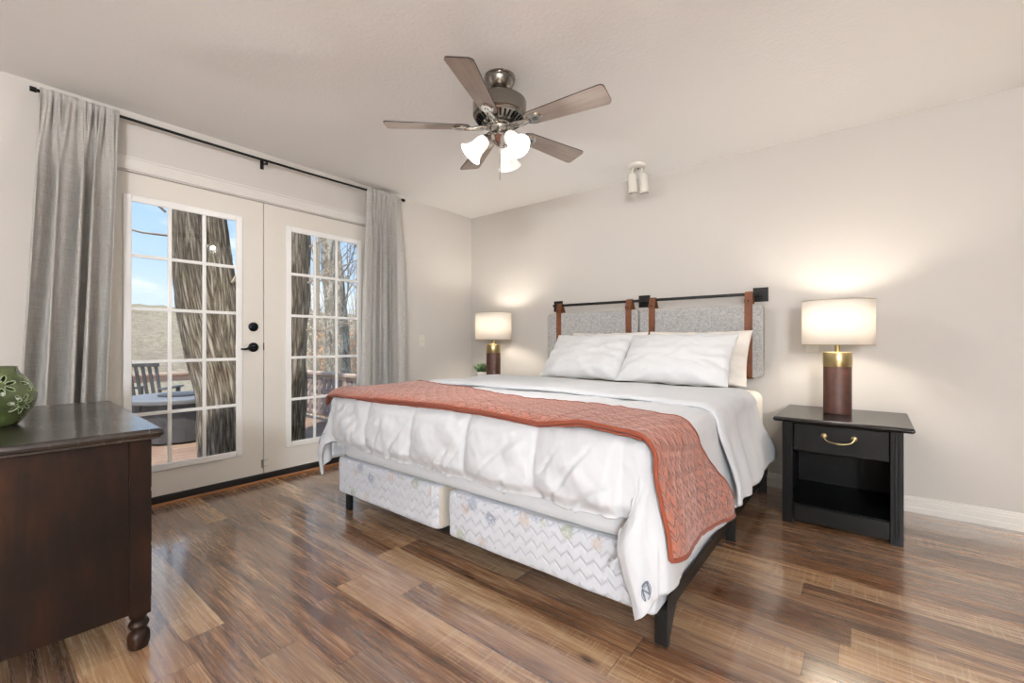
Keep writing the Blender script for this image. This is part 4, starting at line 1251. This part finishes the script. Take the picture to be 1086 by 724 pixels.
t1 = thing('large_tree', 'large rough-barked forked tree close outside the left door', 'tree', at(240, 560, 4.15))
to = Vector(t1.location)
pa = [at(241, 560, 4.15), at(240, 470, 4.12), at(237, 420, 4.1), at(222, 365, 4.08), at(207, 300, 4.05), at(201, 230, 4.0), at(194, 140, 3.98), at(180, 0, 4.0), at(150, -260, 4.3)]
rel(trunk_mesh(pa, [.27, .22, .215, .195, .165, .150, .15, .14, .1], 1.0), to).build('trunk', M['bark'], t1, smooth=180)
pb = [at(243, 500, 4.16), at(241, 420, 4.15), at(238, 365, 4.14), at(234, 300, 4.14), at(225, 225, 4.12), at(216, 120, 4.15), at(215, -20, 4.3), at(225, -260, 4.8)]
rel(trunk_mesh(pb, [.2, .205, .150, .125, .105, .10, .09, .07], 6.0), to).build('forked_trunk', M['bark'], t1, smooth=180)
rt = random.Random(4); tw = MB()
for (u, v, d, dir_) in ((246, 300, 4.1, (-.1, .6, .7)), (180, 250, 4.0, (-.3, -.7, .1)), (176, 225, 4.0, (-.2, -.8, .5)), (244, 232, 4.1, (-.2, .7, .5))):
    twigs(tw, at(u, v, d), Vector(dir_), .8, .012, 2, rt)
rel(tw, to).build('branches', M['twig'], t1, smooth=60)
t2 = thing('brown_tree', 'straight brown-barked tree at the hinge side of the right door', 'tree', at(296, 560, 4.5)); to = Vector(t2.location)
rel(trunk_mesh([at(296, 560, 4.5), at(297, 470, 4.5), at(299, 400, 4.5), at(302, 330, 4.5), at(304, 250, 4.5), at(306, 120, 4.5), at(310, -100, 4.6)], [.25, .225, .225, .22, .215, .2, .17], 9.0), to).build('trunk', M['bark'], t2, smooth=180)
tw = MB()
for (u, v, dir_) in ((326, 300, (.1, .8, .4)), (324, 350, (-.2, .9, .1)), (328, 262, (0, .9, .5))): twigs(tw, at(u, v, 4.5), Vector(dir_), .9, .012, 2, rt)
rel(tw, to).build('branches', M['twig'], t2, smooth=60)
def slim_tree(label, base, path, rads, seed, nb=7, mat='bark_pale'):
    t = thing('slim_tree', label, 'tree', base, 0, 'slim bare trees beyond the deck'); o = Vector(base); rnd = random.Random(seed)
    rel(trunk_mesh(path, rads, seed, .012, 20, .12), o).build('trunk', M[mat], t, smooth=180)
    m_ = MB()
    for k in range(nb):
        i = rnd.randint(1, len(path) - 2); p = Vector(path[i]).lerp(Vector(path[i + 1]), rnd.random())
        twigs(m_, p, Vector((rnd.uniform(-1, 1), rnd.uniform(-1, 1), rnd.uniform(.1, .9))), rnd.uniform(.9, 2.0), .018, 2, rnd)
    rel(m_, o).build('branches', M['twig'], t, smooth=60); return t
slim_tree('pale mottled slim tree in the middle panes of the right door', at(353, 420, 8), [at(353, 470, 8), at(352, 400, 8), at(352, 340, 8), at(349, 290, 8), at(347, 240, 8), at(345, 120, 8), at(352, -60, 8)], [.13, .115, .11, .12, .12, .10, .08], 21)
slim_tree('slim leaning tree in the curtain-side panes of the right door', at(369, 430, 9.5), [at(369, 470, 9.5), at(367, 400, 9.5), at(364, 340, 9.5), at(360, 290, 9.5), at(352, 220, 9.6), at(340, 80, 9.8)], [.12, .11, .10, .085, .07, .05], 22)
# thin trees farther back
for i, (u, d, lean, lab) in enumerate(((334, 12, 4, 'thin grey bare tree just right of the brown-barked trunk'), (343, 15, -8, 'thin grey bare tree behind the pale mottled tree'), (374, 13, 7, 'thin grey bare tree nearest the right curtain'), (331, 19, -3, 'farthest thin bare tree low behind the scalloped railing'))):
    slim_tree(lab, at(u, 430, d), [at(u, 440, d), at(u + lean * .3, 380, d), at(u + lean * .7, 320, d), at(u + lean, 260, d), at(u + lean * 2, 150, d)], [.06, .055, .045, .035, .02], 40 + i, 7, 'twig')
# dry leafy undergrowth low on the slope
def brush(label, cx, cy, z0, rx, ry, h, n, mats, seed):
    rnd = random.Random(seed); o = thing('dry_bush', label, 'bush', (cx, cy, z0))
    for part, mt, cnt in (('stems', 'twig', n // 6), ('dry_leaves', mats, n)):
        m_ = MB()
        for _ in range(cnt):
            a = rnd.uniform(0, 6.28); q = rnd.random() ** .5; p = Vector((rx * q * math.cos(a), ry * q * math.sin(a), rnd.random() ** 1.3 * h))
            if part == 'stems': m_.tube([(p.x * .4, p.y * .4, 0), p * .8, p + Vector((0, 0, .3))], [.014, .008, .003], 4)
            else:
                s_ = rnd.uniform(.03, .075); d1 = Vector((rnd.uniform(-1, 1), rnd.uniform(-1, 1), rnd.uniform(-1, 1))).normalized(); d2 = d1.orthogonal().normalized()
                m_.add([p - d1 * s_, p + d2 * s_ * .5, p + d1 * s_, p - d2 * s_ * .5 + Vector((0, 0, .012))], [(0, 1, 2), (0, 2, 3)])
        m_.build(part, M[mt], o)
    return o
brush('russet dry bush beyond the scalloped railing beside the slim trees', -10.0, 7.0, -2.2, 2.4, 1.8, 3.6, 2600, 'russet', 1)
brush('tan dry bush on the slope behind the slim trees', -13.5, 9.0, -2.2, 3.4, 2.6, 5.2, 3800, 'tan_leaf', 2)

# the hillside and the yard
def hillz(x_, y_):
    d = math.hypot(x_, y_)
    rise = -2.2 + 6.8 * sm(d, 22, 62) + (.7 * fbm(x_ * .05, y_ * .05, 1.0, 4)) * sm(d, 9, 30)
    return rise
ub_ = [(-7.4 - (i / 70) ** 2 * 85) for i in range(71)]
gh = grid(lambda a, r_: (lambda X, Y: Vector((X, Y, hillz(X, Y) + (.35 * fbm(X * .7, Y * .7, 2.0, 4) * sm(math.hypot(X, Y), 16, 30)))))(-r_ * math.cos(a), r_ * math.sin(a)), lsp(R(-55), R(80), 150), [7.6 * (1.035 ** i) for i in range(75)])
gh.build('hillside', M['hill'], None, smooth=180)['kind'] = 'structure'
struct('yard_ground', MB().box(-9.5, -3.7, -8, 12, -2.6, -2.25), M['yard'])
